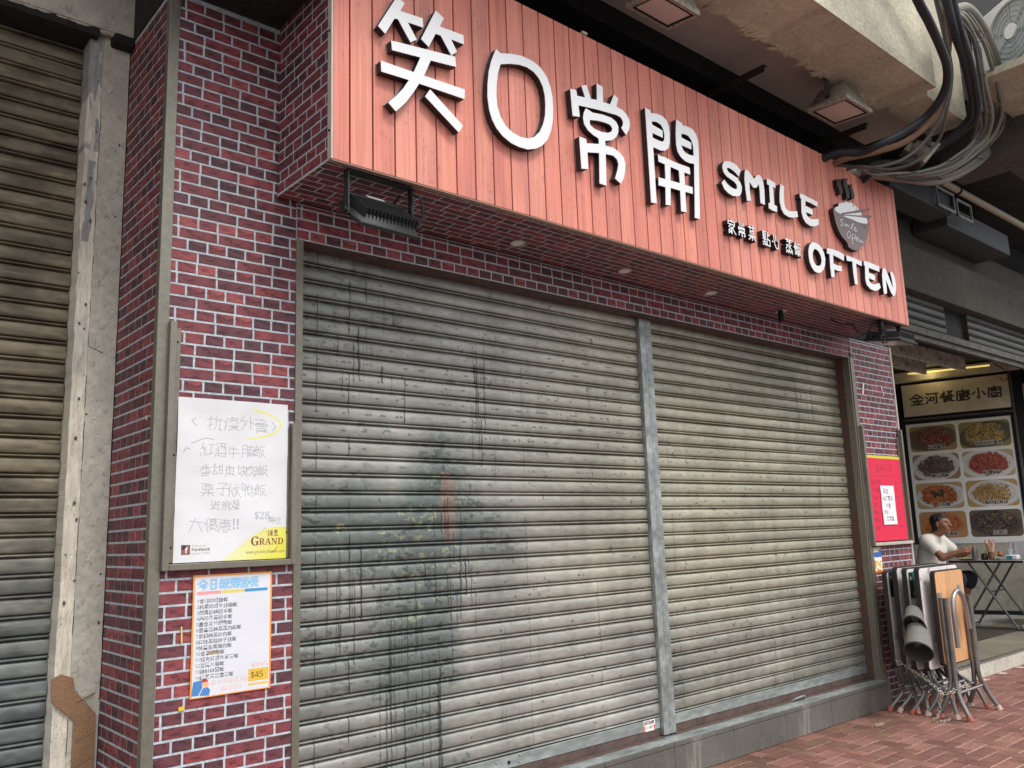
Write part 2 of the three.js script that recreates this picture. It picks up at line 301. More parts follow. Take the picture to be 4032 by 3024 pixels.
{ // left pillar: front face x 0.42..1.0, return face on x = 0.39
  const p = thing('brick_pillar', 'tall red brick pillar left of the shutters, carrying a menu frame', 'pillar');
  put('core', ext(0.396, 1.003, 0, 3.885, -0.57, -0.005), mortarM, p);
  const b = new Pieces(p, 'brick');
  bricks(b, V(0.436, 0.005, -0.005), X, Y, 0.566, 3.88, 7);
  bricks(b, V(0.396, 0.005, -0.565), Zp, Y, 0.53, 3.88, 19, { shift: 0.03 });
  b.build();
  put('corner_trim', [rext(0.386, 0.432, 0, 3.885, -0.004, 0.006, 0.002), rext(0.386, 0.3955, 0, 3.885, -0.036, -0.004, 0.002)], bronzeM, p);
  put('edge_trim', [rext(1.003, 1.038, 0, 2.851, -0.14, 0.005, 0.002)], bronzeM, p);
}
{ // right pillar
  const p = thing('brick_pillar', 'narrow red brick pillar right of the shutters, behind the stacked tables', 'pillar');
  put('core', ext(6.19, 6.9, 0, 3.03, -0.6, -0.005), mortarM, p);
  const b = new Pieces(p, 'brick');
  bricks(b, V(6.192, 0.005, -0.005), X, Y, 0.706, 3.02, 31, { shift: 0.05 }); b.build();
  put('edge_trim', rext(6.9, 6.925, 0, 3.03, -0.03, 0.006, 0.002), paleTrimM, p);
  put('edge_trim', rext(6.15, 6.205, 0, 2.851, -0.04, 0.005, 0.002), bronzeM, p);
}
{ // lintel above the shutters
  const p = thing('brick_lintel', 'red brick lintel between the shutters and the sign box', 'lintel');
  put('core', ext(1.003, 6.19, 2.851, 3.03, -0.3, -0.005), maroonM, p);
  put('backing', ext(1.003, 6.19, 2.852, 3.029, -0.0052, -0.001), mortarM, p);
  const b = new Pieces(p, 'brick');
  bricks(b, V(1.005, 2.853, -0.001), X, Y, 5.18, 0.176, 43, { start: 1 }); b.build();
  put('joint_strip', ext(6.15, 6.156, 2.853, 3.028, 0.0042, 0.006), blackM, p);
}

// ---------------------------------------------------------------- shutters
function slatGeo(x0, x1, pitch, uvf, deep = 1, bow = null) {
  // one slat: a deep groove, a rolled rib, a second groove, then the bulged blade
  const prof = [[0, -0.02], [0.0014, -0.02], [0.003, -0.005], [0.0052, 0.001], [0.0085, 0.0032], [0.0116, 0.001], [0.0134, -0.005], [0.0146, -0.02], [0.018, -0.02], [0.0194, -0.006], [0.0212, -0.0012], [0.025, 0.0012], [0.033, 0.003], [0.046, 0.0042], [0.06, 0.0036], [0.07, 0.0018], [0.077, -0.0008], [0.0806, -0.006], [0.082, -0.02], [0.085, -0.02]].map(([y, z]) => [y / 0.085 * pitch, z * deep]);
  const N = 24, pos = [], uv = [], idx = [], rib = (y) => 0;
  for (let i = 0; i <= N; i++) { const x = mix(x0, x1, i / N); for (const [y, z] of prof) { const wob = bow ? bow(x, y) : 0; pos.push(x, y + rib(y), z + wob); uv.push(...uvf(x, y)); } }
  const m = prof.length; for (let i = 0; i < N; i++) for (let k = 0; k < m - 1; k++) { const a = i * m + k, b = a + m; idx.push(a, b, b + 1, a, b + 1, a + 1); }
  const g = new THREE.BufferGeometry(); g.setAttribute('position', new THREE.Float32BufferAttribute(pos, 3)); g.setAttribute('uv', new THREE.Float32BufferAttribute(uv, 2)); g.setIndex(idx); g.computeVertexNormals(); return g.toNonIndexed();
}
// weathered paint, galvanised steel and painted-in street glow over a whole shutter of size W x H metres
function shutterTexture(w, h, Wm, Hm, seed, o) {
  const R = rng(seed), t = new Uint8Array(w * h * 4), pitch = 0.085;
  const drips = []; for (let i = 0; i < o.drips; i++) { const c = o.dripAt[Math.floor(R() * o.dripAt.length)]; drips.push([c[0] + (R() - 0.5) * c[2], c[1] + (R() - 0.5) * 0.5, 0.08 + R() * c[3] * 1.5, 0.002 + R() * 0.005, 0.35 + R() * 0.6]); }
  const lines = []; for (let i = 0; i < 9; i++) lines.push([R() * Wm, 0.001 + R() * 0.003, R()]);
  for (let py = 0; py < h; py++) for (let px = 0; px < w; px++) {
    const u = (px + 0.5) / w, v = (py + 0.5) / h, x = u * Wm, y = v * Hm;
    const hz = fbm(u, v, 4, 40, 4, seed + 1), fine = fbm(u, v, 60, 220, 2, seed + 2), big = fbm(u, v, 3, 3, 4, seed + 3), vert = fbm(u, v, 34, 3, 3, seed + 8);
    let g = 147 + 46 * (hz - 0.5) + 24 * (fine - 0.5) + 34 * (big - 0.5) + 20 * (vert - 0.5), r = g * o.tint[0], gg = g * o.tint[1], b = g * o.tint[2];
    const streetGlow = smooth(o.streetGlow[0] - 0.9, o.streetGlow[0] + 0.5, x) * smooth(0.3, 1, y) * 0.5; r *= 1 + 0.03 * streetGlow; b *= 1 - 0.1 * streetGlow;  // yellow light reflected from the street, put into the shutter colour
    // worn dark patch with flaking greenish paint
    for (const [cx, cy, sx, sy, k] of o.patch) {
      const d = Math.hypot((x - cx) / sx, (y - cy) / sy) + 1.1 * (fbm(u, v, 9, 9, 4, seed + 4) - 0.5);
      const m = smooth(1.25, 0.2, d) * k; if (m <= 0) continue;
      const fl = fbm(u, v, 70, 150, 4, seed + 5); r = mix(r, 74 + 44 * fl, m * 0.82); gg = mix(gg, 84 + 44 * fl, m * 0.82); b = mix(b, 83 + 42 * fl, m * 0.82);
      const flake = smooth(0.56, 0.64, fl) * m * smooth(0.4, 0.62, fbm(u, v, 8, 14, 3, seed + 15)); r = mix(r, 66, flake); gg = mix(gg, 72, flake); b = mix(b, 70, flake);
      const yel = smooth(0.66, 0.71, fbm(u, v, 110, 120, 3, seed + 6)) * m * smooth(0.5, 0.6, fbm(u, v, 9, 9, 2, seed + 16)) * 0.7; r = mix(r, 178, yel); gg = mix(gg, 176, yel); b = mix(b, 128, yel);
    }
    for (const [cx, cy, sx, sy] of o.rust) { const d = Math.abs((x - cx) / sx) + Math.abs((y - cy) / sy) ** 4 + 0.5 * (fbm(u, v, 40, 20, 3, seed + 7) - 0.5); const m = smooth(1.05, 0.8, d) * 0.85; r = mix(r, 150, m * 0.7); gg = mix(gg, 120, m * 0.7); b = mix(b, 108, m * 0.7); }
    // scuffs: short horizontal dashes at slat crowns in the upper half, pits and chips
    const yy = y / pitch, row = Math.floor(yy), f = yy - row, dash = fbm(u * 1.0, (row + 0.5) / 64, 90, 64, 2, seed + 12);
    const sc = o.scuff * smooth(0.62, 0.68, dash) * smooth(0.09, 0.02, Math.abs(f - 0.58 - 0.12 * (dash - 0.6))) * smooth(o.scuffY[0], o.scuffY[1], y) * smooth(o.scuffY[3], o.scuffY[2], y);
    r = mix(r, 92, sc); gg = mix(gg, 92, sc); b = mix(b, 90, sc);
    const chip = smooth(0.8, 0.82, fbm(u, v, 70, 90, 3, seed + 9)) * 0.6; r = mix(r, 84, chip); gg = mix(gg, 86, chip); b = mix(b, 86, chip);
    for (const [lx, lw, k] of lines) { const wob = 0.004 * (noise(v * 40, lx * 7, 999, 99, seed) - 0.5); const m = smooth(lw, lw * 0.4, Math.abs(x - lx - wob)) * smooth(0.45, 0.6, noise(v * 26, lx * 50, 26, 99, seed + 2)) * 0.6 * k; r *= 1 - m; gg *= 1 - m; b *= 1 - m; }
    for (const [dx, dy, dl, dw, k] of drips) { if (y > dy || y < dy - dl) continue; const wob = 0.003 * (noise(y * 60, dx * 90, 9999, 9999, seed) - 0.5), m = smooth(dw, dw * 0.45, Math.abs(x - dx - wob)) * k * (0.5 + 0.5 * noise(y * 45, dx * 30, 999, 999, seed + 3)); r = mix(r, 42, m); gg = mix(gg, 46, m); b = mix(b, 46, m); }
    const i = (py * w + px) * 4; t[i] = clamp(r, 0, 255); t[i + 1] = clamp(gg, 0, 255); t[i + 2] = clamp(b, 0, 255); t[i + 3] = 255;
  }
  const tx = new THREE.DataTexture(t, w, h); tx.colorSpace = THREE.SRGBColorSpace; tx.magFilter = THREE.LinearFilter; tx.minFilter = THREE.LinearMipmapLinearFilter; tx.generateMipmaps = true; tx.needsUpdate = true; return tx;
}
const SH_Z = -0.128, PITCH = 0.085, G0 = 0.314;
function shutter(x0, x1, label, tx, seed) {
  const s = thing('roller_shutter', label, 'shutter', null, [0, 0, SH_Z]);
  const m = mat(0xffffff, 0.45, 0.4, { map: tx, bumpMap: tx, bumpScale: 0.00025 }), H = 2.6, W = x1 - x0;
  for (let k = 0; k < 30; k++) {
    const y = G0 + PITCH * k, bow = (x) => 0.003 * Math.sin(x * 1.7 + k * 0.4 + seed) + 0.0015 * Math.sin(x * 6.1 + k * 1.3 + seed);
    const g = slatGeo(x0, x1, PITCH, (x, yy) => [(x - x0) / W, (y + yy - G0) / H], 1, bow); const sl = put('slat', g, m, s, [0, y + 0.0012 * Math.sin(k * 12.9 + seed), 0.0015 * Math.sin(k * 7.7 + seed)]); sl.rotation.z = 0.0007 * Math.sin(k * 5.3 + seed * 3);
  }
  const bar = put('bottom_bar', rext(x0, x1, 0.252, G0, -0.012, 0.006, 0.003), mat(0xffffff, 0.5, 0.5, { map: clone(galvMap, 0.7, 2) }), s);
  put('base_rail', [rext(x0, x1, 0.206, 0.2525, -0.02, 0.002, 0.002), rext(x0, x1, 0.194, 0.206, -0.03, 0.038, 0.003)], maroonM, s);
  return [s, bar];
}
const texL = shutterTexture(2048, 1536, 2.52, 2.6, 201, { tint: [1.07, 1.065, 1.02], drips: 90, dripAt: [[0.75, 0.9, 0.5, 0.3], [0.3, 0.9, 0.2, 0.3], [0.45, 2.2, 0.5, 0.12], [0.95, 1.1, 0.3, 0.12], [1.15, 2.0, 0.1, 0.2], [0.7, 0.55, 0.4, 0.5]], streetGlow: [1.9], patch: [[0.42, 1.22, 0.95, 0.36, 0.95], [0.72, 0.85, 0.3, 0.5, 0.55], [0.68, 0.35, 0.28, 0.6, 0.6], [0.2, 2.3, 0.7, 0.34, 0.5], [0.3, 0.6, 0.8, 0.45, 0.45], [0.9, 1.42, 0.32, 0.34, 0.8]], rust: [[0.93, 1.3, 0.055, 0.2]], scuff: 0.8, scuffY: [1.3, 1.6, 2.2, 2.5] });
const texR = shutterTexture(1536, 1024, 2.5, 2.6, 301, { tint: [1.07, 1.06, 0.985], drips: 26, dripAt: [[1.9, 2.2, 0.3, 0.1], [1.3, 0.2, 0.4, 0.05], [2.1, 1.6, 0.3, 0.2]], streetGlow: [0.2], patch: [[0.08, 0.28, 0.16, 0.25, 0.4], [1.5, 2.5, 0.9, 0.3, 0.18]], rust: [], scuff: 0.6, scuffY: [1.1, 1.3, 1.7, 1.9] });
{
  const [a, barA] = shutter(1.02, 3.53, 'wide stained roller shutter left of the grey post, with dark flaking patches', texL, 1);
  for (const [x, y] of [[2.217, 0.293], [2.377, 0.305], [2.377, 0.27]]) put('bolt', new THREE.SphereGeometry(0.007, 8, 6), galvM, barA, [x, y, 0.007]);
  put('keyhole', rod(V(2.301, 0.281, 0.004), V(2.301, 0.281, 0.0085), 0.01, 14), blackM, barA);
  const [b] = shutter(3.64, 6.165, 'roller shutter right of the grey post, cleaner and yellowish', texR, 2);
  put('pull_handle', tube([V(4.968, 0.205, 0.03), V(4.985, 0.222, 0.055), V(5.045, 0.228, 0.062), V(5.105, 0.222, 0.055), V(5.124, 0.205, 0.03)], 0.007, 20, 8), galvM, b);
  put('guide_rail', [rext(6.13, 6.147, 0.2, 2.85, -0.04, 0.062, 0.003)], rustM, b); put('guide_rail', [rext(6.132, 6.149, 0.2, 2.85, 0.0635, 0.125, 0.003)], bronzeM, b);
  const post = thing('shutter_post', 'galvanised steel post standing between the two big shutters', 'post');
  put('channel', rext(3.535, 3.5935, 0.21, 2.85, -0.16, -0.098, 0.003), galvM, post);
  put('channel', rext(3.5955, 3.652, 0.21, 2.85, -0.16, -0.0985, 0.003), galvM, post);
  // small trade sticker at the foot of the left shutter
  const st = put('sticker', new THREE.BoxGeometry(0.105, 0.064, 0.0006), [0, 0, 0, 0, 1, 0].map((k) => k ? mat(0xffffff, 0.6, 0, { map: canvasTex(210, 128, (g, w, h) => { g.fillStyle = '#efe9e2'; g.fillRect(0, 0, w, h); write(g, '明興拉閘', 10, 8, 44, { lw: 6, color: '#181818' }); g.fillStyle = '#d77a66'; g.fillRect(0, 62, 26, 66); g.fillRect(184, 62, 26, 66); write(g, '9500', 30, 70, 34, { color: '#333' }); write(g, '8971', 104, 62, 46, { color: '#181818', bold: 'bold' }); }) }) : mat(0xe9e2d8)), null, [3.428, 0.283, -0.1212]);
  tag(st, 'small white trade sticker at the bottom right of the left shutter', 'sticker');
}
{ // plinth under the shutters
  const p = thing('tiled_plinth', 'low dark grey tiled plinth under the big shutters', 'plinth');
  put('core', ext(0.98, 6.14, 0.0, 0.195, -0.5, 0.026), blackM, p);
  for (let i = 0, x = 1.063; x < 6.1; i++, x += 0.6) { const a = x, b = Math.min(x + 0.6, 6.145); if (b - a < 0.05) continue; put('plinth_tile', rext(a + 0.0015, b - 0.0015, 0.004, 0.172, 0.026, 0.034, 0.001), plinthM, p); put('plinth_tile', rext(a + 0.0015, b - 0.0015, 0.175, 0.2, -0.05, 0.034, 0.002), plinthM, p); }
  put('sill', [rext(1.0, 6.14, 0.2, 0.208, -0.05, 0.028, 0.002), rext(1.0, 6.14, 0.195, 0.199, -0.2, -0.05, 0.001)], galvM, p);
  put('end_cap', rext(6.146, 6.19, 0, 0.215, -0.05, 0.036, 0.002), plinthM, p);
}

// ---------------------------------------------------------------- the sign box
const SIGN = {
  laugh: [[[1203,3880,1246,3867,1221,3818,1345,3830,1347,3784,1261,3777,1310,3709,1275,3682,1209,3771,1190,3768,1140,3673,1103,3697]], [[1421,3902,1467,3879,1442,3827,1583,3836,1585,3788,1507,3786,1541,3734,1507,3702,1447,3782,1417,3780,1376,3697,1334,3721]], [[1170,3651,1529,3703,1534,3652,1386,3632,1346,3541,1582,3552,1579,3502,1319,3493,1288,3441,1245,3377,1191,3316,1152,3346,1197,3395,1232,3440,1263,3491,1118,3482,1115,3533,1290,3539,1328,3626,1175,3606]], [[1379,3484,1566,3362,1540,3320,1350,3440]]],
  mouth: [[[1788,3840,1816,3827,1888,3851,1963,3866,2034,3864,2091,3846,2131,3809,2155,3759,2167,3704,2168,3642,2162,3575,2146,3512,2118,3454,2077,3408,2032,3379,1975,3359,1920,3356,1866,3362,1813,3383,1775,3412,1748,3450,1731,3499,1723,3562,1726,3628,1736,3698,1753,3759,1773,3807], [1814,3767,1876,3792,1937,3809,1993,3815,2040,3805,2075,3782,2100,3744,2112,3698,2113,3644,2108,3585,2091,3530,2064,3480,2026,3442,1983,3420,1932,3413,1878,3421,1834,3444,1802,3482,1784,3531,1780,3592,1785,3656,1796,3715]]],
  often: [[[2303,3799,2348,3808,2352,3775,2416,3786,2391,3846,2432,3866,2462,3793,2510,3802,2515,3903,2563,3899,2559,3806,2618,3811,2655,3883,2689,3870,2668,3814,2718,3809,2754,3791,2773,3765,2776,3737,2764,3699,2738,3663,2700,3694,2716,3718,2718,3740,2702,3758,2668,3762,2510,3745,2360,3722,2366,3657,2312,3646]], [[2417,3723,2470,3714,2553,3728,2620,3730,2659,3717,2675,3693,2672,3659,2651,3624,2615,3595,2557,3574,2557,3547,2623,3552,2673,3539,2705,3516,2716,3482,2710,3439,2694,3390,2668,3351,2622,3371,2646,3426,2658,3466,2646,3491,2619,3504,2556,3497,2548,3310,2494,3310,2504,3488,2411,3466,2410,3369,2359,3359,2354,3540,2405,3540,2409,3517,2506,3541,2506,3573,2466,3581,2424,3597,2397,3625,2391,3659,2399,3693], [2442,3663,2505,3678,2566,3685,2605,3684,2624,3669,2616,3647,2584,3629,2534,3620,2479,3620,2443,3635]]],
  open: [[[2923,3889,2965,3887,2972,3871,3027,3883,3076,3885,3115,3869,3135,3836,3138,3786,3131,3729,3117,3692,3081,3664,3037,3654,2972,3657,2970,3308,2922,3303], [2976,3820,3021,3829,3060,3823,3081,3797,3087,3762,3081,3732,3066,3717,3036,3713,2974,3715,2974,3746,3069,3743,3070,3789,2976,3799]], [[3211,3905,3265,3895,3269,3883,3328,3891,3370,3886,3400,3864,3415,3825,3415,3763,3374,3303,3325,3301,3359,3657,3315,3649,3266,3651,3227,3668,3202,3693,3193,3737,3197,3813], [3250,3822,3286,3830,3321,3829,3347,3810,3361,3776,3361,3710,3321,3704,3279,3706,3253,3722,3242,3746,3340,3746,3344,3790,3249,3798]], [[3011,3622,3033,3617,3067,3621,3126,3617,3200,3615,3308,3618,3310,3574,3251,3573,3249,3492,3323,3496,3321,3452,3247,3448,3245,3317,3195,3313,3199,3443,3108,3438,3097,3326,3053,3320,3061,3431,2998,3426,3001,3476,3033,3479,3066,3481,3070,3575,3013,3577], [3121,3573,3199,3571,3202,3491,3112,3484]]],
  S: [[[3686,3763,3728,3775,3775,3778,3821,3770,3857,3746,3832,3697,3796,3716,3768,3725,3731,3730,3705,3723,3704,3711,3724,3696,3764,3692,3809,3682,3842,3660,3856,3631,3848,3596,3830,3569,3792,3551,3744,3544,3699,3551,3661,3567,3634,3604,3664,3633,3690,3614,3723,3601,3763,3596,3793,3601,3803,3614,3797,3634,3775,3647,3736,3655,3696,3663,3667,3681,3655,3711,3663,3738]]],
  M: [[[3917,3770,3948,3768,3975,3747,4008,3726,4045,3762,4072,3772,4102,3761,4116,3730,4121,3678,4111,3568,4061,3571,4064,3657,4062,3705,4025,3668,3990,3661,3949,3693,3944,3634,3948,3559,3904,3548,3897,3622,3895,3696,3905,3744]]],
  I: [[[4163,3767,4212,3770,4263,3762,4264,3727,4231,3725,4227,3595,4260,3595,4256,3552,4198,3550,4157,3556,4159,3594,4179,3599,4186,3729,4164,3727]]],
  L: [[[4331,3773,4375,3765,4359,3698,4356,3639,4370,3603,4409,3593,4465,3604,4515,3619,4523,3578,4457,3555,4395,3549,4343,3558,4314,3587,4302,3634,4310,3702]]],
  E: [[[4576,3765,4625,3767,4703,3762,4812,3757,4808,3718,4725,3725,4643,3725,4636,3685,4689,3684,4732,3679,4726,3636,4674,3638,4628,3637,4648,3612,4689,3601,4740,3607,4799,3626,4798,3581,4738,3554,4679,3545,4624,3555,4590,3583,4576,3623,4590,3727,4577,3731]]],
  O: [[[4680,3425,4718,3429,4767,3426,4807,3406,4833,3373,4841,3330,4829,3283,4802,3244,4759,3214,4714,3204,4672,3210,4640,3235,4622,3268,4615,3314,4622,3356,4641,3393], [4696,3377,4728,3382,4763,3368,4783,3343,4790,3310,4774,3276,4743,3259,4705,3257,4681,3272,4668,3304,4672,3342]]],
  F: [[[4880,3420,4959,3428,5044,3429,5125,3418,5112,3367,5040,3377,4960,3384,4953,3317,5002,3313,5069,3319,5067,3279,5007,3272,4955,3275,4949,3212,4905,3207,4903,3290,4911,3382,4878,3377]]],
  T: [[[5156,3419,5224,3421,5307,3419,5391,3415,5383,3377,5296,3382,5288,3214,5247,3212,5240,3299,5242,3388,5161,3377]]],
  E2: [[[5425,3427,5495,3432,5582,3430,5670,3426,5664,3382,5572,3384,5491,3384,5486,3343,5533,3344,5581,3341,5572,3293,5523,3296,5473,3300,5481,3272,5515,3258,5567,3265,5639,3288,5657,3254,5610,3226,5548,3210,5483,3214,5431,3238,5419,3283,5434,3370,5436,3392,5421,3391]]],
  N: [[[5743,3429,5769,3427,5793,3401,5827,3347,5868,3276,5866,3350,5850,3411,5888,3426,5915,3389,5927,3326,5913,3266,5888,3228,5858,3216,5825,3241,5791,3291,5757,3342,5757,3278,5752,3223,5703,3208,5699,3287,5705,3363,5724,3415]]],
  bowl: [[[5040,3753,5041,3724,5056,3661,5081,3610,5121,3567,5185,3536,5207,3521,5209,3498,5246,3490,5303,3489,5363,3495,5379,3519,5433,3548,5485,3586,5525,3629,5556,3686,5577,3745,5576,3776,5560,3792,5546,3796,5470,3795,5470,3830,5437,3845,5403,3861,5368,3872,5326,3877,5252,3869,5206,3852,5168,3840,5126,3822,5118,3798,5065,3778]]],
  rice: [[[5054,3757,5087,3783,5121,3798,5130,3823,5152,3825,5175,3841,5196,3839,5252,3867,5272,3863,5325,3875,5368,3870,5402,3859,5437,3845,5470,3826,5477,3808,5547,3801,5565,3777,5556,3756,5489,3741,5398,3734,5311,3736,5210,3732,5141,3739,5087,3745]]],
  chop: [[[5150,3749,5451,3843,5622,3900,5618,3882,5479,3834,5155,3737]], [[5155,3739,5441,3796,5616,3836,5637,3829,5602,3809,5438,3784,5158,3734]]],
  steam: [[[5147,4021,5215,4042,5205,4009,5217,3981,5226,3953,5216,3922,5173,3902,5175,3929,5162,3952,5147,3975,5153,4007]], [[5257,4055,5322,4073,5305,4042,5310,4012,5322,3984,5329,3955,5318,3910,5271,3891,5274,3926,5267,3959,5250,3986,5250,4020]], [[5338,4027,5385,4043,5382,4011,5395,3983,5407,3951,5394,3924,5355,3911,5354,3942,5350,3980,5336,3999]]],
  script: [[[5172,3701,5140,3698,5130,3681,5156,3675,5164,3662,5144,3648,5120,3649]], [[5196,3680,5191,3657,5213,3676,5213,3660,5235,3679,5234,3659]], [[5256,3678,5252,3659]], [[5272,3652,5324,3693,5327,3709,5301,3688,5284,3658,5301,3652]], [[5323,3655,5356,3670,5358,3682,5331,3672,5330,3653,5351,3646,5380,3663]], [[5238,3626,5212,3601,5217,3572,5241,3570,5265,3597,5256,3626,5238,3626]], [[5316,3619,5292,3607,5273,3531]], [[5267,3571,5309,3584]], [[5338,3620,5324,3572]], [[5314,3592,5357,3605]], [[5344,3580,5376,3594,5375,3605,5350,3592,5349,3569,5380,3576]], [[5398,3595,5397,3572,5428,3593,5430,3571,5455,3584]]],
};

const woodMap = tex(1024, 512, (u, v) => {
  const a = fbm(u, v, 260, 3, 3, 111), b = fbm(u, v, 40, 2, 4, 113), k = smooth(0.66, 0.8, fbm(u, v, 90, 40, 3, 117)) * smooth(0.5, 0.62, fbm(u, v, 6, 5, 2, 119)), c = fbm(u, v, 6, 2, 2, 127);
  const n = 1 + 0.17 * (a - 0.5) + 0.16 * (b - 0.5) - 0.1 * k + 0.22 * (c - 0.5); return [232 * n, 232 * n * (1 + 0.1 * (b - 0.5)), 232 * n];
});
const plankTone = [[240, 152, 133], [237, 147, 127], [242, 157, 138], [234, 142, 124]].map(([r, g, b]) => mat(C8(r, g, b), 0.5, 0, { map: clone(woodMap, 0.8, 0.85) }));
const letterFaceM = mat(C8(232, 234, 236), 0.35, 0.05), letterSideM = mat(C8(34, 24, 26), 0.5), rimM = mat(C8(150, 150, 156), 0.4, 0.4);
function shape(c, grow = 0) {
  const pts = (a) => { const o = []; for (let i = 0; i < a.length; i += 2) o.push(new THREE.Vector2(a[i] / 1000, a[i + 1] / 1000)); return o; };
  const s = new THREE.Shape(pts(c[0])); for (const h of c.slice(1)) s.holes.push(new THREE.Path(pts(h))); return s;
}
function inset(s, d) { return new THREE.ExtrudeGeometry(s, { depth: d, bevelEnabled: false, curveSegments: 6 }); }
const SX0 = 0.901, SX1 = 6.183, SY0 = 3.031, SY1 = 4.206, SZ = 0.52;
const sign = thing('shop_sign', 'long salmon pink plank sign box with raised white letters', 'sign');
{
  put('box', ext(SX0 + 0.012, SX1 - 0.012, SY0 + 0.008, SY1 - 0.01, 0.001, SZ - 0.014), [mat(C8(52, 18, 16), 0.9)][0], sign);
  const R = rng(61), pw = 0.11425; let i = 0;
  for (let x = SX0 + 0.004 - 0.0325; x < SX1 - 0.002; x += pw, i++) {
    const a = Math.max(SX0 + 0.004, x + 0.0034), b = Math.min(SX1, x + pw - 0.0034); if (b - a < 0.01) continue;
    const g = rext(a, b, SY0, SY1, SZ - 0.014, SZ, 0.0035), uv = g.attributes.uv, du = R() * 3, dv = R() * 2; for (let k = 0; k < uv.count; k++) uv.setXY(k, uv.getX(k) + du, uv.getY(k) + dv);
    put('plank', g, plankTone[Math.floor(R() * 4)], sign);
  }
  put('corner_trim', [rext(SX0 - 0.006, SX0 + 0.002, SY0, SY1, SZ - 0.03, SZ + 0.003, 0.001)], paleTrimM, sign);
  put('bottom_trim', rext(SX0, SX1, SY0 - 0.006, SY0 - 0.0005, SZ - 0.03, SZ - 0.002, 0.001), mat(C8(150, 128, 112), 0.6), sign);
  put('backing', [ext(SX0, SX1 - 0.002, SY0 + 0.003, SY0 + 0.0075, 0.004, SZ - 0.032), ext(SX0 + 0.003, SX0 + 0.011, SY0 + 0.01, SY1 - 0.01, 0.004, SZ - 0.032)], mortarM, sign);
  const b = new Pieces(sign, 'brick');
  bricks(b, V(SX0 + 0.002, SY0 + 0.003, 0.002), X, Zp.clone(), 5.275, 0.485, 71, { dark: 0.5 });     // underside: laid along x, courses running out; its shade put into darker tones
  bricks(b, V(SX0 + 0.003, SY0 + 0.012, 0.006), Zp, Y, 0.484, 1.155, 73, { shift: 0.04 });
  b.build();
  for (const [x, y] of [[0, 3.16], [0, 3.62], [0, 4.0]]) put('screw', new THREE.SphereGeometry(0.006, 8, 6), blackM, sign, [SX0 - 0.007, y, SZ - 0.012]);
  // raised characters: white face, black returns, on a pale backing rim
  const raised = (name, groups, label) => {
    const face = [], side = [], rim = [];
    groups.forEach((c, k) => { const s = shape(c), e = k * 0.0004; const f = inset(s, 0.003); f.translate(0, 0, SZ + 0.041 + e); face.push(f); const d = inset(s, 0.036); d.translate(0, 0, SZ + 0.0052 + e); side.push(d); const r = inset(s, 0.004); r.translate(-0.0025, 0.0025, SZ + 0.0008 + e); rim.push(r); });
    const m = put(name, side, letterSideM, sign); if (label) m.userData.label = label;
    put('face', face, letterFaceM, m); put('rim', rim, rimM, m);
  };
  raised('character', SIGN.laugh, 'large raised character at the far left of the sign'); raised('character', SIGN.mouth, 'large raised ring-shaped character, second from the left');
  raised('character', SIGN.often, 'large raised character, third from the left'); raised('character', SIGN.open, 'tall raised character in the middle of the sign');
  for (const k of ['S', 'M', 'I', 'L', 'E', 'O', 'F', 'T', 'E2', 'N']) raised('letter', SIGN[k]);
  // small characters built from strokes
  const small = { 家: [3.657, 3.746], 常: [3.768, 3.852], 菜: [3.883, 3.968], 點: [4.045, 4.133], 心: [4.16, 4.242], 蒸: [4.322, 4.406], 飯: [4.431, 4.518] };
  for (const [ch, [x0, x1]] of Object.entries(small)) {
    const face = [], side = []; let k = 0;
    for (const l of glyphStrokes(ch, x0, 0, x1 - x0, 0.106)) for (let i = 0; i + 1 < l.length; i++, k++) {
      const a = V(l[i][0], 3.386 - l[i][1], 0), c = V(l[i + 1][0], 3.386 - l[i + 1][1], 0), d = c.clone().sub(a), g = new THREE.BoxGeometry(d.length() + 0.007, 0.0085, 0.04), q = new THREE.BoxGeometry(d.length() + 0.007, 0.0085, 0.0015);
      for (const [h, z] of [[g, SZ + 0.0005 + 0.02], [q, SZ + 0.0418]]) { h.rotateZ(Math.atan2(d.y, d.x)); h.translate((a.x + c.x) / 2, (a.y + c.y) / 2, z + k * 0.00012); }
      side.push(g); face.push(q);
    }
    const m = put('small_character', side, letterSideM, sign); put('face', face, letterFaceM, m);
  }
  // rice bowl emblem
  const ex = (list, z, d) => list.map((c, k) => { const g = inset(shape(c), d); g.translate(0, 0, z + k * 0.0003); return g; });
  const bowl = put('bowl_emblem', ex(SIGN.bowl, SZ + 0.0008, 0.0385), letterSideM, sign); bowl.userData.label = 'grey rice bowl emblem with chopsticks';
  put('bowl_face', ex(SIGN.bowl, SZ + 0.0394, 0.0016), mat(C8(122, 107, 109), 0.5), bowl);
  put('rice', ex(SIGN.rice, SZ + 0.0412, 0.0012), letterFaceM, bowl);
  put('chopsticks', ex(SIGN.chop, SZ + 0.039, 0.005), mat(C8(112, 100, 102), 0.5), bowl);
  put('steam', ex(SIGN.steam, SZ + 0.0008, 0.036), letterSideM, sign);
  put('grains', [[5.44, 3.842], [5.472, 3.83], [5.512, 3.742], [5.548, 3.727], [5.4, 3.868], [5.425, 3.815]].map(([x, y]) => { const g = new THREE.TorusGeometry(0.007, 0.0016, 5, 10); g.translate(x - 0.045, y - 0.01, SZ + 0.0428); return g; }), mat(C8(120, 108, 110), 0.6), bowl);
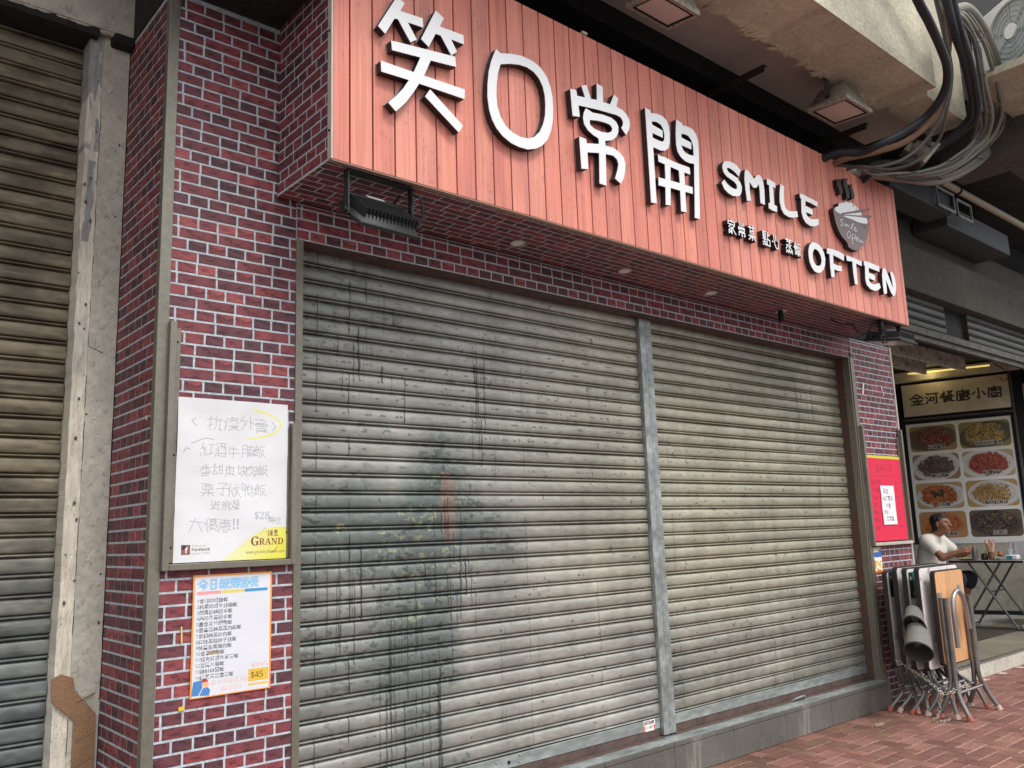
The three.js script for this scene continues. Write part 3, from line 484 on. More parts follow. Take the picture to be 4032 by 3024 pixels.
  const ink = []; SIGN.script.forEach((c, k) => { const p = c[0]; for (let i = 0; i + 3 < p.length; i += 2) { const a = V(p[i] / 1000, p[i + 1] / 1000, 0), e = V(p[i + 2] / 1000, p[i + 3] / 1000, 0), d = e.clone().sub(a); if (d.length() < 0.001) continue; const g = new THREE.BoxGeometry(d.length() + 0.003, 0.0042, 0.001); g.rotateZ(Math.atan2(d.y, d.x)); g.translate((a.x + e.x) / 2, (a.y + e.y) / 2, SZ + 0.0416 + 0.00005 * (k + i)); ink.push(g); } });
  put('script_lettering', ink, letterFaceM, bowl);
}
// ---------------------------------------------------------------- the building above and the canopy
{
  const b = thing('shop_building', 'concrete building over the shop with a pale soffit and edge beam above the sign', 'building');
  put('wall', [ext(1.003, 6.9, 3.03, 4.7, -0.6, -0.002), ext(0.39, 1.003, 3.886, 4.7, -0.6, -0.002), ext(-9, 6.3, 4.76, 13, -6, -0.02)], darkBoardM, b);
  put('rear_wall', [ext(-9, 6.9, 0, 4.7, -6, -5.8), ext(-9, -8.8, 0, 4.7, -5.8, -0.6), ext(6.86, 6.9, 3.031, 4.7, -5.8, -0.61), ext(6.86, 6.9, 0, 3.031, -5.8, -0.61)], darkBoardM, b);
  put('ceiling', ext(-9, 6.32, 4.75, 4.9, -0.02, 0.8), pinkSoffitM, b);
  put('beam', (() => { // edge beam with a rough lower arris
    const g = ext(-9, 5.5, 4.6, 6.4, 0.775, 1.212); return [g];
  })(), paleConcreteM, b);
  const R = rng(9), lip = []; for (let i = 0; i < 150; i++) { const x = 0.8 + R() * 4.6, s = 0.012 + R() * 0.03; const g = new THREE.IcosahedronGeometry(s, 0); g.scale(2.2, 0.45, 0.7); g.rotateY(R() * 3); g.translate(x, 4.603, 0.778 + R() * 0.012); lip.push(metreUV(g)); }
  put('spalled_edge', lip, paleConcreteM, b);
  put('black_beam', rext(0.9, 6.6, 4.6, 4.752, -0.02, 0.262, 0.006), blackM, b);
  put('ceiling_board', ext(0.39, 0.9, 3.885, 3.92, -0.002, 0.56), darkBoardM, b);
  put('side_board', ext(0.8, 0.9, 3.92, 4.75, -0.002, 0.3), blackM, b);
  put('upper_wall', ext(-9, 5.5, 6.4, 13, 0.6, 1.2), paleConcreteM, b);
  for (const [x, z1, w] of [[4.2, 0.61, 0.045], [5.62, 0.62, 0.05]]) put('bracket_arm', [rext(x - w / 2, x + w / 2, 4.59, 4.596, 0.1, z1, 0.002), rext(x - w / 2, x - w / 2 + 0.006, 4.54, 4.59, 0.1, z1, 0.002)], mat(C8(64, 50, 46), 0.7, 0.2), b);
  put('bracket_arm', [rext(2.46, 2.5, 4.208, 4.222, 0.44, 0.53, 0.003)], paleTrimM, b);
}
// pale floodlights under the canopy
function canopyLamp(label, [x, y, z], yaw, tilt, w, d) {
  const l = thing('floodlight', label, 'floodlight', 'pale floodlights under the canopy', [x, y, z]); l.rotation.order = 'YXZ'; l.rotation.y = yaw;
  const head = new THREE.Matrix4().makeRotationX(tilt), ap = (g) => g.applyMatrix4(head);
  const ivory = mat(C8(198, 190, 172), 0.55, 0.1, { map: clone(grain, 3, 3) });
  const body = new THREE.CylinderGeometry(0.62, 1, 1, 4, 1); body.rotateY(Math.PI / 4); body.scale(w * 0.68, 0.13, d * 0.68); body.translate(0, 0.085, 0);
  put('housing', [ap(body), ap(rext(-w * 0.2, w * 0.2, 0.14, 0.19, -d * 0.22, d * 0.22, 0.01))], ivory, l);
  const f = 0.024; put('frame', [ap(rext(-w / 2, w / 2, -0.012, 0.022, -d / 2, -d / 2 + f, 0.004)), ap(rext(-w / 2, w / 2, -0.012, 0.022, d / 2 - f, d / 2, 0.004)), ap(rext(-w / 2, -w / 2 + f, -0.012, 0.022, -d / 2 + f, d / 2 - f, 0.004)), ap(rext(w / 2 - f, w / 2, -0.012, 0.022, -d / 2 + f, d / 2 - f, 0.004))], ivory, l);
  const g = 0.016, a = w / 2 - f, c = d / 2 - f; put('gasket', [ap(ext(-a, a, -0.008, 0.01, -c, -c + g)), ap(ext(-a, a, -0.008, 0.01, c - g, c)), ap(ext(-a, -a + g, -0.008, 0.01, -c + g, c - g)), ap(ext(a - g, a, -0.008, 0.01, -c + g, c - g))], blackM, l);
  put('lens', ap(ext(-a + g, a - g, -0.004, 0.0, -c + g, c - g)), new THREE.MeshPhysicalMaterial({ color: C8(216, 200, 194), roughness: 0.25, metalness: 0, clearcoat: 0.5 }), l);
  put('bracket', [rext(-w * 0.44, -w * 0.44 + 0.006, 0.02, 0.33, -0.02, 0.02, 0.002), rext(w * 0.44 - 0.006, w * 0.44, 0.02, 0.33, -0.02, 0.02, 0.002), rext(-w * 0.44, w * 0.44, 0.33, 0.338, -0.022, 0.022, 0.002)], greyConcreteM, l);
  put('bolt', rod(V(-w * 0.44 - 0.008, 0.06, 0), V(-w * 0.44, 0.06, 0), 0.014, 8), blackM, l);
  return l;
}
canopyLamp('pale floodlight under the soffit above the ring-shaped sign character', [2.92, 4.42, 0.745], 0.0, 0.12, 0.37, 0.25);
canopyLamp('pale floodlight under the soffit nearest the black steel arm and the cables', [4.9, 4.41, 0.76], 0.0, 0.06, 0.37, 0.31);
canopyLamp('dim floodlight hanging behind the looping cables, right of the sign', [6.12, 4.33, 0.82], 0.75, -0.85, 0.34, 0.2);

// black LED floodlights hung under the sign
function ledLamp(label, [x, y, z], tiltX, yaw, w, h) {
  const l = thing('floodlight', label, 'floodlight', 'black floodlights under the sign box', [x, y, z]); l.rotation.order = 'YXZ'; l.rotation.y = yaw;
  const M = new THREE.Matrix4().makeRotationX(tiltX), ap = (g) => g.applyMatrix4(M), dark = mat(C8(52, 54, 54), 0.55, 0.4);
  const b = new THREE.CylinderGeometry(1, 0.82, 1, 4, 1); b.rotateY(Math.PI / 4); b.rotateX(-Math.PI / 2); b.scale(w * 0.66, h * 0.66, 0.03); b.translate(0, 0, 0.01);
  put('housing', [ap(b), ap(rext(-w / 2, w / 2, -h / 2, h / 2, -0.022, -0.005, 0.004)), ap(rext(-w * 0.47, w * 0.47, h * 0.3, h * 0.46, -0.004, 0.06, 0.006))], dark, l);
  for (let i = 0; i < 15; i++) { const fx = -w * 0.42 + i * w * 0.06; put('fin', ap(rext(fx - 0.0022, fx + 0.0022, -h * 0.42, h * 0.3, 0.015, 0.055, 0.001)), dark, l); }
  put('lens', ap(ext(-w * 0.42, w * 0.42, -h * 0.42, h * 0.42, -0.026, -0.023)), mat(C8(200, 200, 195), 0.15), l);
  for (const s of [-1, 1]) put('bracket', [rext(s * (w / 2 + 0.012) - 0.004, s * (w / 2 + 0.012) + 0.004, -0.02, 3.03 - y - 0.004, -0.018, 0.018, 0.002)], dark, l);
  put('bracket', rext(-w / 2 - 0.016, w / 2 + 0.016, 3.03 - y - 0.012, 3.03 - y - 0.004, -0.02, 0.02, 0.002), dark, l);
  for (const s of [-1, 1]) put('knob', rod(V(s * (w / 2), 0, 0), V(s * (w / 2 + 0.03), 0, 0), 0.014, 10), blackM, l);
  return [l, M];
}
{
  const [l, M] = ledLamp('black finned floodlight hung under the left end of the sign', [1.17, 2.845, 0.46], -0.9, 0.04, 0.315, 0.23);
  put('label_sticker', rext(-0.05, 0.04, 0.07, 0.1, 0.061, 0.063, 0.0005).applyMatrix4(M), mat(C8(225, 225, 215), 0.7), l);
  put('cable', [tube(P3([0.15, 0.15, 0.03, 0.19, 0.12, 0.05, 0.2, 0.02, 0.04, 0.175, -0.02, 0.03, 0.165, 0.04, 0.02, 0.17, 0.13, 0.0]), 0.005, 24, 6), tube(P3([0.06, 0.02, -0.05, 0.1, 0.09, -0.06, 0.14, 0.155, -0.04]), 0.006, 12, 6)], blackM, l);
  const [r] = ledLamp('black floodlight tilted flat under the right end of the sign', [5.93, 2.885, 0.47], -1.4, 0.02, 0.31, 0.3);
  put('cable', [tube(P3([-0.56, 0.135, -0.2, -0.47, 0.1, -0.16, -0.38, 0.1, -0.12, -0.33, 0.035, -0.1, -0.27, 0.04, -0.06, -0.22, 0.12, -0.02, -0.17, 0.1, 0]), 0.006, 40, 6), tube(P3([-0.16, 0.13, 0.02, -0.175, 0.06, 0.03, -0.15, -0.02, 0.04, -0.2, -0.05, 0.06, -0.27, -0.06, 0.05, -0.25, -0.005, 0.04, -0.16, 0.01, 0.03]), 0.0055, 40, 6), rod(V(-0.168, 0.12, 0.01), V(-0.168, -0.03, 0.02), 0.017, 8)], blackM, r);
}
// recessed downlights in the sign's underside
const downAt = [2.226, 3.1, 3.97, 4.835], downLabel = ['nearest the black floodlight', 'second from the left', 'third from the left', 'above the black hook'];
let down0; downAt.forEach((x, i) => {
  let d;
  if (!i) {
    d = down0 = thing('downlight', '', 'downlight', 'recessed downlights under the sign box', [x, 3.028, 0.18]);
    const ring = new THREE.TorusGeometry(0.04, 0.006, 8, 24); ring.rotateX(Math.PI / 2); put('rim', [ring, new THREE.CylinderGeometry(0.045, 0.045, 0.004, 24, 1, true).translate(0, 0.001, 0)], mat(C8(190, 188, 184), 0.3, 0.7), d);
    put('lens', new THREE.CylinderGeometry(0.034, 0.034, 0.004, 20), mat(C8(236, 236, 230), 0.2), d);
  } else { d = down0.clone(); d.name = numbered('downlight'); d.position.x = x; d.userData = { ...down0.userData }; scene.add(d); }
  d.userData.label = 'small round downlight in the brick underside of the sign, ' + downLabel[i];
});
{ const h = thing('hanging_hook', 'short black hook hanging below the right-hand downlight of the sign', 'hook', null, [4.79, 0, 0.2]); put('stem', rext(-0.016, 0.016, 2.935, 3.022, -0.016, 0.016, 0.004), blackM, h); put('tip', rext(-0.014, 0.014, 2.92, 2.935, -0.014, 0.014, 0.004), mat(C8(150, 60, 55), 0.6), h); }

// ---------------------------------------------------------------- left neighbour: concrete column, beam and shutter
{
  const c = thing('concrete_column', 'worn cream concrete column between the left shutter and the brick pillar', 'column');
  const N = 120, g = new THREE.BoxGeometry(0.118, 3.9, 0.3, 8, N, 1); g.translate(0.333, 1.95, -0.72);
  const s = new THREE.BoxGeometry(0.06, 3.9, 0.29, 6, N, 1); s.translate(0.2435, 1.95, -0.722);
  for (const q of [g, s]) { const p = q.attributes.position; for (let i = 0; i < p.count; i++) { const y = p.getY(i), x = p.getX(i); if (p.getZ(i) > -0.6) p.setZ(i, p.getZ(i) + 0.012 * (fbm(x * 0.7 + 0.3, y / 4, 5, 60, 3, 131) - 0.6)); if (x < 0.22) p.setX(i, x + 0.008 * (fbm(0.3, y / 4, 3, 90, 3, 137) - 0.5)); } q.computeVertexNormals(); }
  const cleanM = paleConcreteM.clone(); cleanM.color.set(0xffffff); put('face', metreUV(g.toNonIndexed()), cleanM, c);
  const colMap = tex(256, 1024, (u, v) => { const y = v * 3.9, x = u; const a = fbm(u, v, 6, 60, 4, 141), d = smooth(0.42, 0.5, a); let k = 0; if (y > 3.3) k = smooth(0.5, 0.42, fbm(u, v, 4, 40, 3, 143) - (y - 3.45) * 0.6); if (y > 2.85 && y < 3.25) k = Math.max(k, smooth(0.3, 0.2, Math.abs(x - 0.45) + 0.5 * (fbm(u, v, 4, 60, 3, 147) - 0.45))); if (y > 2.2 && y < 2.55) k = Math.max(k, 0.3 * smooth(2.2, 2.25, y) * smooth(2.55, 2.45, y)); const n = 1 + 0.3 * (a - 0.5), e = [214 * n, 206 * n, 190 * n], gr = [156 * n, 156 * n, 154 * n]; return e.map((q, i) => mix(q, gr[i], k)); });
  colMap.wrapS = colMap.wrapT = THREE.ClampToEdgeWrapping;
  const sg = s.toNonIndexed(), sp = sg.attributes.position, uv = new Float32Array(sp.count * 2); for (let i = 0; i < sp.count; i++) { uv[2 * i] = clamp((sp.getX(i) - 0.21) / 0.07); uv[2 * i + 1] = sp.getY(i) / 3.9; } sg.setAttribute('uv', new THREE.BufferAttribute(uv, 2));
  put('reveal', sg, mat(0xffffff, 0.93, 0, { map: colMap, bumpMap: clone(concreteBump, 0.3, 6), bumpScale: 0.006 }), c);
  const R = rng(15), crack = []; for (let y = 0.4; y < 3.6; y += 0.07) if (R() < 0.7) crack.push(rod(V(0.274 + (R() - 0.5) * 0.004, y, -0.571), V(0.274 + (R() - 0.5) * 0.004, y + 0.075, -0.571), 0.0012, 4)); crack.push(rod(V(0.274, 2.36, -0.57), V(0.335, 2.335, -0.57), 0.0014, 4));
  put('crack', crack, blackM, c);
  const chips = []; for (let i = 0; i < 46; i++) { const q = new THREE.IcosahedronGeometry(0.002 + R() * 0.005, 0); q.scale(1, 1.4, 0.35); q.translate(R() < 0.6 ? 0.216 + R() * 0.055 : 0.28 + R() * 0.1, 0.5 + R() * 3.2, -0.572); chips.push(q); }
  const ch = put('chips', chips, mat(C8(84, 80, 72), 0.95), c); ch.userData.kind = 'stuff';
  const b = thing('concrete_beam', 'rough concrete beam over the brown shutter at top left', 'beam');
  put('beam', ext(-8.8, 0.392, 3.9, 4.76, -0.62, -0.52), concreteM, b);
  put('underside', ext(-8.8, 0.24, 3.86, 3.9, -5.7, -0.53), darkBoardM, b);
  put('crumbled_edge', Array.from({ length: 40 }, () => { const q = new THREE.IcosahedronGeometry(0.012 + R() * 0.02, 0); q.scale(1.8, 0.6, 0.6); q.translate(-0.3 + R() * 0.68, 3.9, -0.54); return metreUV(q); }), concreteM, b);
  put('torn_gap', rext(0.3, 0.395, 3.845, 3.895, -0.6, -0.5, 0.01), blackM, b);
  const tL = tex(1024, 1024, (u, v) => { // brown, heavily weathered upper half; greyer below
    const y = v * 3.8, hz = fbm(u, v, 5, 60, 4, 151), fine = fbm(u, v, 70, 180, 2, 153), blot = fbm(u, v, 8, 10, 4, 157), st = fbm(u, v, 12, 160, 3, 159), low = smooth(1.9, 0.9, y);
    const n = 1 + 0.6 * (hz - 0.5) + 0.3 * (fine - 0.5), k = smooth(0.5, 0.66, st); let c = [mix(112, 106, low) * n, mix(103, 112, low) * n, mix(86, 112, low) * n]; const dk = smooth(0.5, 0.7, blot) * 0.2 * (1 - low); c = c.map((q, i) => q * (1 - dk) + k * [20, 18, 14][i]); return c; });
  const s2 = thing('roller_shutter', 'brown weathered roller shutter at the far left edge', 'shutter', null, [0, 0, -0.69]);
  const sm = mat(0xffffff, 0.6, 0.3, { map: tL, bumpMap: tL, bumpScale: 0.0015 });
  for (let k = 0; k < 45; k++) { const y = 0.05 + 0.0862 * k; put('slat', slatGeo(-4.5, 0.212, 0.0862, (x, yy) => [(x + 4.5) / 3, (y + yy) / 3.9], 1.0, (x) => 0.004 * Math.sin(x * 2 + k * 1.7)), sm, s2, [0, y, 0]); }
  put('bottom_bar', rext(-4.5, 0.212, 0, 0.05, -0.01, 0.01, 0.003), rustM, s2);
  const w = thing('shop_wall', 'dark rear wall band behind the left shutter', 'wall'); put('panel', ext(-8.8, -4.5, 0, 3.9, -0.9, -0.75), darkBoardM, w);
  // brown packing tape over the foot of the column
  const tape = new THREE.Shape([[0.2, 0.925], [0.234, 0.94], [0.279, 0.92], [0.288, 0.869], [0.375, 0.763], [0.383, 0.3], [0.294, 0.3], [0.294, 0.75], [0.204, 0.837]].map((p) => new THREE.Vector2(...p)));
  const tg = new THREE.ExtrudeGeometry(tape, { depth: 0.004, bevelEnabled: true, bevelSize: 0.003, bevelThickness: 0.002, bevelSegments: 2 }); tg.translate(0, 0, -0.566);
  const tp = put('packing_tape', [tg, ...[0.66, 0.56, 0.82].map((y) => rod(V(0.3, y, -0.561), V(0.372, y + 0.03, -0.561), 0.0025, 5))], mat(C8(170, 132, 100), 0.45, 0, { map: clone(trimMap, 6, 3), bumpMap: clone(concreteBump, 6, 6), bumpScale: 0.004 }), null);
  tag(tp, 'brown packing tape wrapped over the foot of the cream column', 'tape');
}

// ---------------------------------------------------------------- menu frames, posters and notices on the pillars
function paperGeo(w, h, curl, seed, nx = 24, ny = 32) { const g = new THREE.PlaneGeometry(w, h, nx, ny), p = g.attributes.position; for (let i = 0; i < p.count; i++) { const u = p.getX(i) / w + 0.5, v = p.getY(i) / h + 0.5; p.setZ(i, curl * (fbm(u, v, 3, 4, 3, seed) - 0.3) + curl * 0.12 * Math.abs(fbm(u, v, 7, 9, 2, seed + 3) - 0.5) + curl * 0.8 * Math.max(0, v - 0.93) * 10 * Math.max(0, u - 0.8)); } g.computeVertexNormals(); return g; }
function paper(name, label, cat, w, h, at, map, curl = 0.006, seed = 1, rot = 0, rough = 0.6) { const m = put(name, paperGeo(w, h, curl, seed), mat(0xffffff, rough, 0, { map, side: THREE.DoubleSide }), null, at); m.rotation.z = rot; return tag(m, label, cat); }
{
  const f = thing('menu_holder', 'bronze metal frame on the left pillar holding the handwritten sheet', 'menu holder', null, [0, 0, 0.001]);
  put('stile', [rext(0.43, 0.458, 1.36, 2.372, 0, 0.034, 0.003), rext(0.458, 0.484, 1.39, 2.35, 0, 0.006, 0.002)], bronzeM, f);
  put('stile', [rext(0.978, 1.002, 1.36, 1.975, 0, 0.034, 0.003), rext(0.955, 0.978, 1.39, 1.96, 0, 0.006, 0.002)], bronzeM, f);
  put('rail', [rext(0.458, 0.978, 1.36, 1.386, 0, 0.034, 0.003)], bronzeM, f);
  put('back_plate', rext(0.486, 0.954, 1.386, 1.95, 0.0, 0.004, 0.001), blackM, f);
  for (const [x, y] of [[0.471, 2.29], [0.471, 1.82], [0.471, 1.45], [0.966, 1.5], [0.966, 1.88]]) put('screw', new THREE.SphereGeometry(0.004, 8, 6), blackM, f, [x, y, 0.007]);
  const handT = canvasTex(760, 1060, (g, w, h) => {
    g.fillStyle = '#dcdde0'; g.fillRect(0, 0, w, h);
    const gr = (c, a) => { g.strokeStyle = c; g.lineWidth = a; }; gr('#e6de7a', 12); g.beginPath(); g.ellipse(w * 0.52, 150, 310, 105, 0, -1.2, 1.3); g.stroke();
    const yg = g.createLinearGradient(330, 820, 700, 1050); yg.addColorStop(0, '#dedfd6'); yg.addColorStop(0.5, '#e2df9a'); yg.addColorStop(1, '#dfd94f'); g.fillStyle = yg; g.beginPath(); g.moveTo(300, h); g.bezierCurveTo(430, 990, 520, 820, w, 850); g.lineTo(w, h); g.fill();
    const ink = '#a2a3a8', o = { lw: 4, color: ink, jitter: 0.13, track: 0.95 };
    g.strokeStyle = ink; g.lineWidth = 5; for (const [a, b, c, d, e, f2] of [[120, 130, 90, 150, 120, 185], [640, 130, 672, 165, 645, 190], [85, 340, 60, 330, 40, 300 + 60], [90, 300, 180, 262, 240, 268]]) { g.beginPath(); g.moveTo(a, b); g.lineTo(c, d); g.lineTo(e, f2); g.stroke(); }
    write(g, '抗疫外賣', 190, 95, 108, o); write(g, '紅酒牛腩飯', 150, 290, 92, o); write(g, '香甜東坡肉飯', 150, 425, 80, o); write(g, '栗子炆鴨飯', 160, 552, 92, o); write(g, '送例湯', 225, 665, 66, o); write(g, '大優惠!!', 90, 775, 96, o); write(g, '$28', 520, 735, 70, { ...o, font: 'serif' }); write(g, '每位', 625, 775, 50, o);
    g.fillStyle = '#7c3b30'; g.font = 'bold 82px serif'; g.fillText('G', 500, 968); g.font = 'bold 60px serif'; g.fillText('RAND', 560, 965); write(g, '瑋基', 620, 868, 40, { lw: 4, color: '#7c4a34' }); g.fillStyle = '#c9a038'; for (const [x, y] of [[590, 870], [605, 855], [575, 885], [612, 880]]) { g.beginPath(); g.arc(x, y, 4, 0, 7); g.fill(); } g.strokeStyle = '#8a4a38'; g.lineWidth = 3; g.beginPath(); g.arc(640, 960, 60, 0.3, 1.5); g.stroke();
    g.fillStyle = '#6b4f42'; g.font = '25px sans-serif'; g.fillText('www.grandcoffeehk.com', 470, 1020);
    g.fillStyle = '#8a5a58'; g.fillRect(48, 950, 56, 62); g.fillStyle = '#4a2c30'; g.fillRect(48, 950, 30, 30); g.font = 'bold 48px sans-serif'; g.fillStyle = '#f0e6e2'; g.fillText('f', 70, 1002); g.fillStyle = '#a8948e'; g.font = '20px sans-serif'; g.fillText('Find us on', 112, 964); g.fillText('Grand Coffee', 112, 1012); g.fillStyle = '#5d4c4a'; g.font = 'bold 26px sans-serif'; g.fillText('Facebook', 112, 990);
  });
  paper('menu_sheet', 'white handwritten takeaway sheet with a yellow corner in the left frame', 'sheet', 0.484, 0.672, [0.7225, 1.725, 0.008], handT, 0.02, 5);
  const menuT = canvasTex(620, 900, (g, w, h) => {
    g.fillStyle = '#ee9a4a'; g.fillRect(0, 0, w, h); g.fillStyle = '#d9dbe2'; g.fillRect(14, 14, w - 28, h - 14 - 8);
    write(g, '今日精選套餐', 36, 34, 76, { lw: 13, color: '#5aa4d8' }); write(g, '今日精選套餐', 36, 34, 76, { lw: 5, color: '#b4d6ee' });
    [['#e79a9c', 30], ['#d8cc70', 220], ['#3f93cc', 400]].forEach(([c, x]) => { g.fillStyle = c; g.fillRect(x, 124, 184, 24); });
    '1香濃咖喱雞飯|2秘製咖喱牛坑腩飯|3開胃話梅豬手飯|4南乳冬菇豬手飯|5醬香支竹燜鴨飯|6蟲草花梅菜蒸肉餅飯|7家鄉梅菜扣肉飯|8紅燒菜膽獅子球飯|9懷舊金栗腩肉飯|10香芋燜鴨飯|11慢煮紅酒牛尾客飯|12豆腐火腩飯|13豉椒排骨飯|14經典芙蓉蛋客飯'.split('|').forEach((t, i) => write(g, t, 32, 176 + i * 43, 35, { lw: 3, color: '#4a4c54' }));
    g.fillStyle = 'rgba(150,120,60,0.55)'; g.fillRect(120, 570, 90, 24); write(g, '全日供應', 460, 690, 34, { lw: 3, color: '#d8a09a' });
    g.fillStyle = '#e2b840'; g.fillRect(440, 738, 160, 92); g.font = '62px sans-serif'; g.fillStyle = '#3a3630'; g.fillText('$45', 458, 806); g.fillStyle = '#e9b95a'; g.fillRect(440, 846, 160, 14);
    write(g, '奉送例湯及熱飲', 150, 778, 42, { lw: 3, color: '#dcb4b0' }); write(g, '凍飲加$3', 210, 832, 42, { lw: 3, color: '#dcb4b0' });
    g.fillStyle = '#4a84c4'; g.beginPath(); g.moveTo(10, 880); g.lineTo(22, 780); g.lineTo(80, 772); g.lineTo(150, 850); g.lineTo(140, 890); g.fill(); g.fillStyle = '#e7b48a'; g.beginPath(); g.arc(112, 806, 26, 0, 7); g.fill(); g.fillStyle = '#a8463a'; g.beginPath(); g.arc(106, 786, 24, 3, 6.4); g.fill(); g.strokeStyle = '#f4f4f4'; g.lineWidth = 5; g.beginPath(); g.moveTo(60, 890); g.lineTo(100, 820); g.stroke();
  });
  paper('menu_poster', 'printed set menu poster with orange border below the left frame', 'poster', 0.338, 0.478, [0.7345, 1.0975, 0.004], menuT, 0.004, 9, 0.0);
  const r = thing('menu_holder', 'grey metal frame on the right pillar holding the red sheet', 'menu holder', null, [0, 0, 0.001]);
  put('stile', [rext(6.172, 6.2, 1.262, 2.265, 0, 0.036, 0.003), rext(6.2, 6.222, 1.29, 2.25, 0, 0.006, 0.002)], bronzeM, r); put('stile', [rext(6.872, 6.9, 1.262, 2.265, 0, 0.036, 0.003), rext(6.846, 6.872, 1.29, 2.2, 0, 0.006, 0.002)], bronzeM, r);
  put('rail', rext(6.2, 6.872, 1.262, 1.288, 0, 0.036, 0.003), paleTrimM, r); put('back_plate', rext(6.222, 6.846, 1.288, 2.0, 0, 0.004, 0.001), blackM, r);
  const redT = canvasTex(512, 600, (g, w, h) => { g.fillStyle = '#d9cf3c'; g.fillRect(0, 0, w, h); g.fillStyle = '#e0204a'; g.fillRect(10, 20, w - 10, h - 20); const o = { lw: 3, color: '#9c1838', jitter: 0.1 }; write(g, '家常小菜', 130, 60, 60, o); g.beginPath(); g.strokeStyle = '#9c1838'; g.lineWidth = 3; g.moveTo(110, 150); g.lineTo(400, 140); g.stroke(); '香甜炆鴨,大肉飯,火腩,家菜,豉椒,梅菜,紅燒'.split(',').forEach((t, i) => { write(g, t, 40, 175 + i * 52, 34, o); write(g, '$4' + i, 400, 175 + i * 52, 30, o); }); });
  paper('red_sheet', 'bright red handwritten sheet in the frame on the right pillar', 'sheet', 0.61, 0.722, [6.532, 1.66, 0.01], redT, 0.005, 13);
  const noteT = canvasTex(256, 340, (g, w, h) => { g.fillStyle = '#f3eef2'; g.fillRect(0, 0, w, h); const o = { lw: 4, color: '#66646a', jitter: 0.1 }; write(g, '因疫', 40, 24, 50, o); write(g, '本店暫停', 20, 88, 46, o); write(g, '外賣', 70, 150, 46, o); write(g, '本店', 30, 210, 40, o); write(g, '營業飯', 60, 264, 46, o); });
  paper('paper_note', 'small white note taped over the red sheet', 'note', 0.242, 0.33, [6.533, 1.598, 0.0175], noteT, 0.003, 17, 0.0);
  const adT = canvasTex(200, 280, (g, w, h) => { g.fillStyle = '#e8b948'; g.fillRect(0, 0, w, h); g.fillStyle = '#f2ece0'; g.fillRect(0, 80, w, 70); g.fillStyle = '#3c66b0'; g.beginPath(); g.moveTo(0, 70); g.lineTo(w, 20); g.lineTo(w, 110); g.lineTo(60, 110); g.fill(); g.fillStyle = '#d9c58a'; g.fillRect(10, 10, 140, 44); g.strokeStyle = '#5a7fc0'; g.lineWidth = 6; g.strokeRect(10, 10, 140, 44); const R = rng(3); for (let i = 0; i < 26; i++) { g.fillStyle = ['#f6efe2', '#e39a3a', '#c9772c', '#f4d070', '#fff'][i % 5]; g.beginPath(); g.ellipse(R() * w, 150 + R() * 110, 14 + R() * 20, 8 + R() * 14, R() * 3, 0, 7); g.fill(); } g.fillStyle = '#d8702c'; g.fillRect(0, 262, w, 18); });
  paper('advert_poster', 'small yellow and blue advert below the red sheet', 'poster', 0.158, 0.206, [6.256, 1.146, 0.003], adT, 0.002, 21, 0.02);
  // scraps of old tape
  const scrap = (label, x, y, w, h, rz, col) => { const m = put('tape_scrap', rbox(w, h, 0.0016, 0.0006), mat(col, 0.5), null, [x, y, 0.0022]); m.rotation.z = rz; tag(m, label, 'tape'); };
  scrap('cream tape scrap high on the right pillar, left one of two', 6.33, 2.6, 0.02, 0.11, -0.35, C8(238, 226, 200)); scrap('thin pale tape scrap high on the right pillar, right one of two', 6.68, 2.61, 0.012, 0.1, 0.4, C8(226, 210, 200));
  scrap('yellow tape scrap on the pillar left of the set menu poster', 0.527, 1.108, 0.006, 0.065, 0.05, C8(224, 196, 120)); scrap('yellow corner scrap below the set menu poster', 0.535, 0.829, 0.022, 0.016, 0.2, C8(228, 190, 60));
  const k = put('tape_scrap', rbox(0.012, 0.02, 0.0016, 0.0006), mat(C8(238, 230, 214), 0.5), null, [0.3885, 1.98, -0.09]); k.rotation.y = Math.PI / 2; tag(k, 'tiny white paper scrap on the side face of the left pillar', 'tape');
}

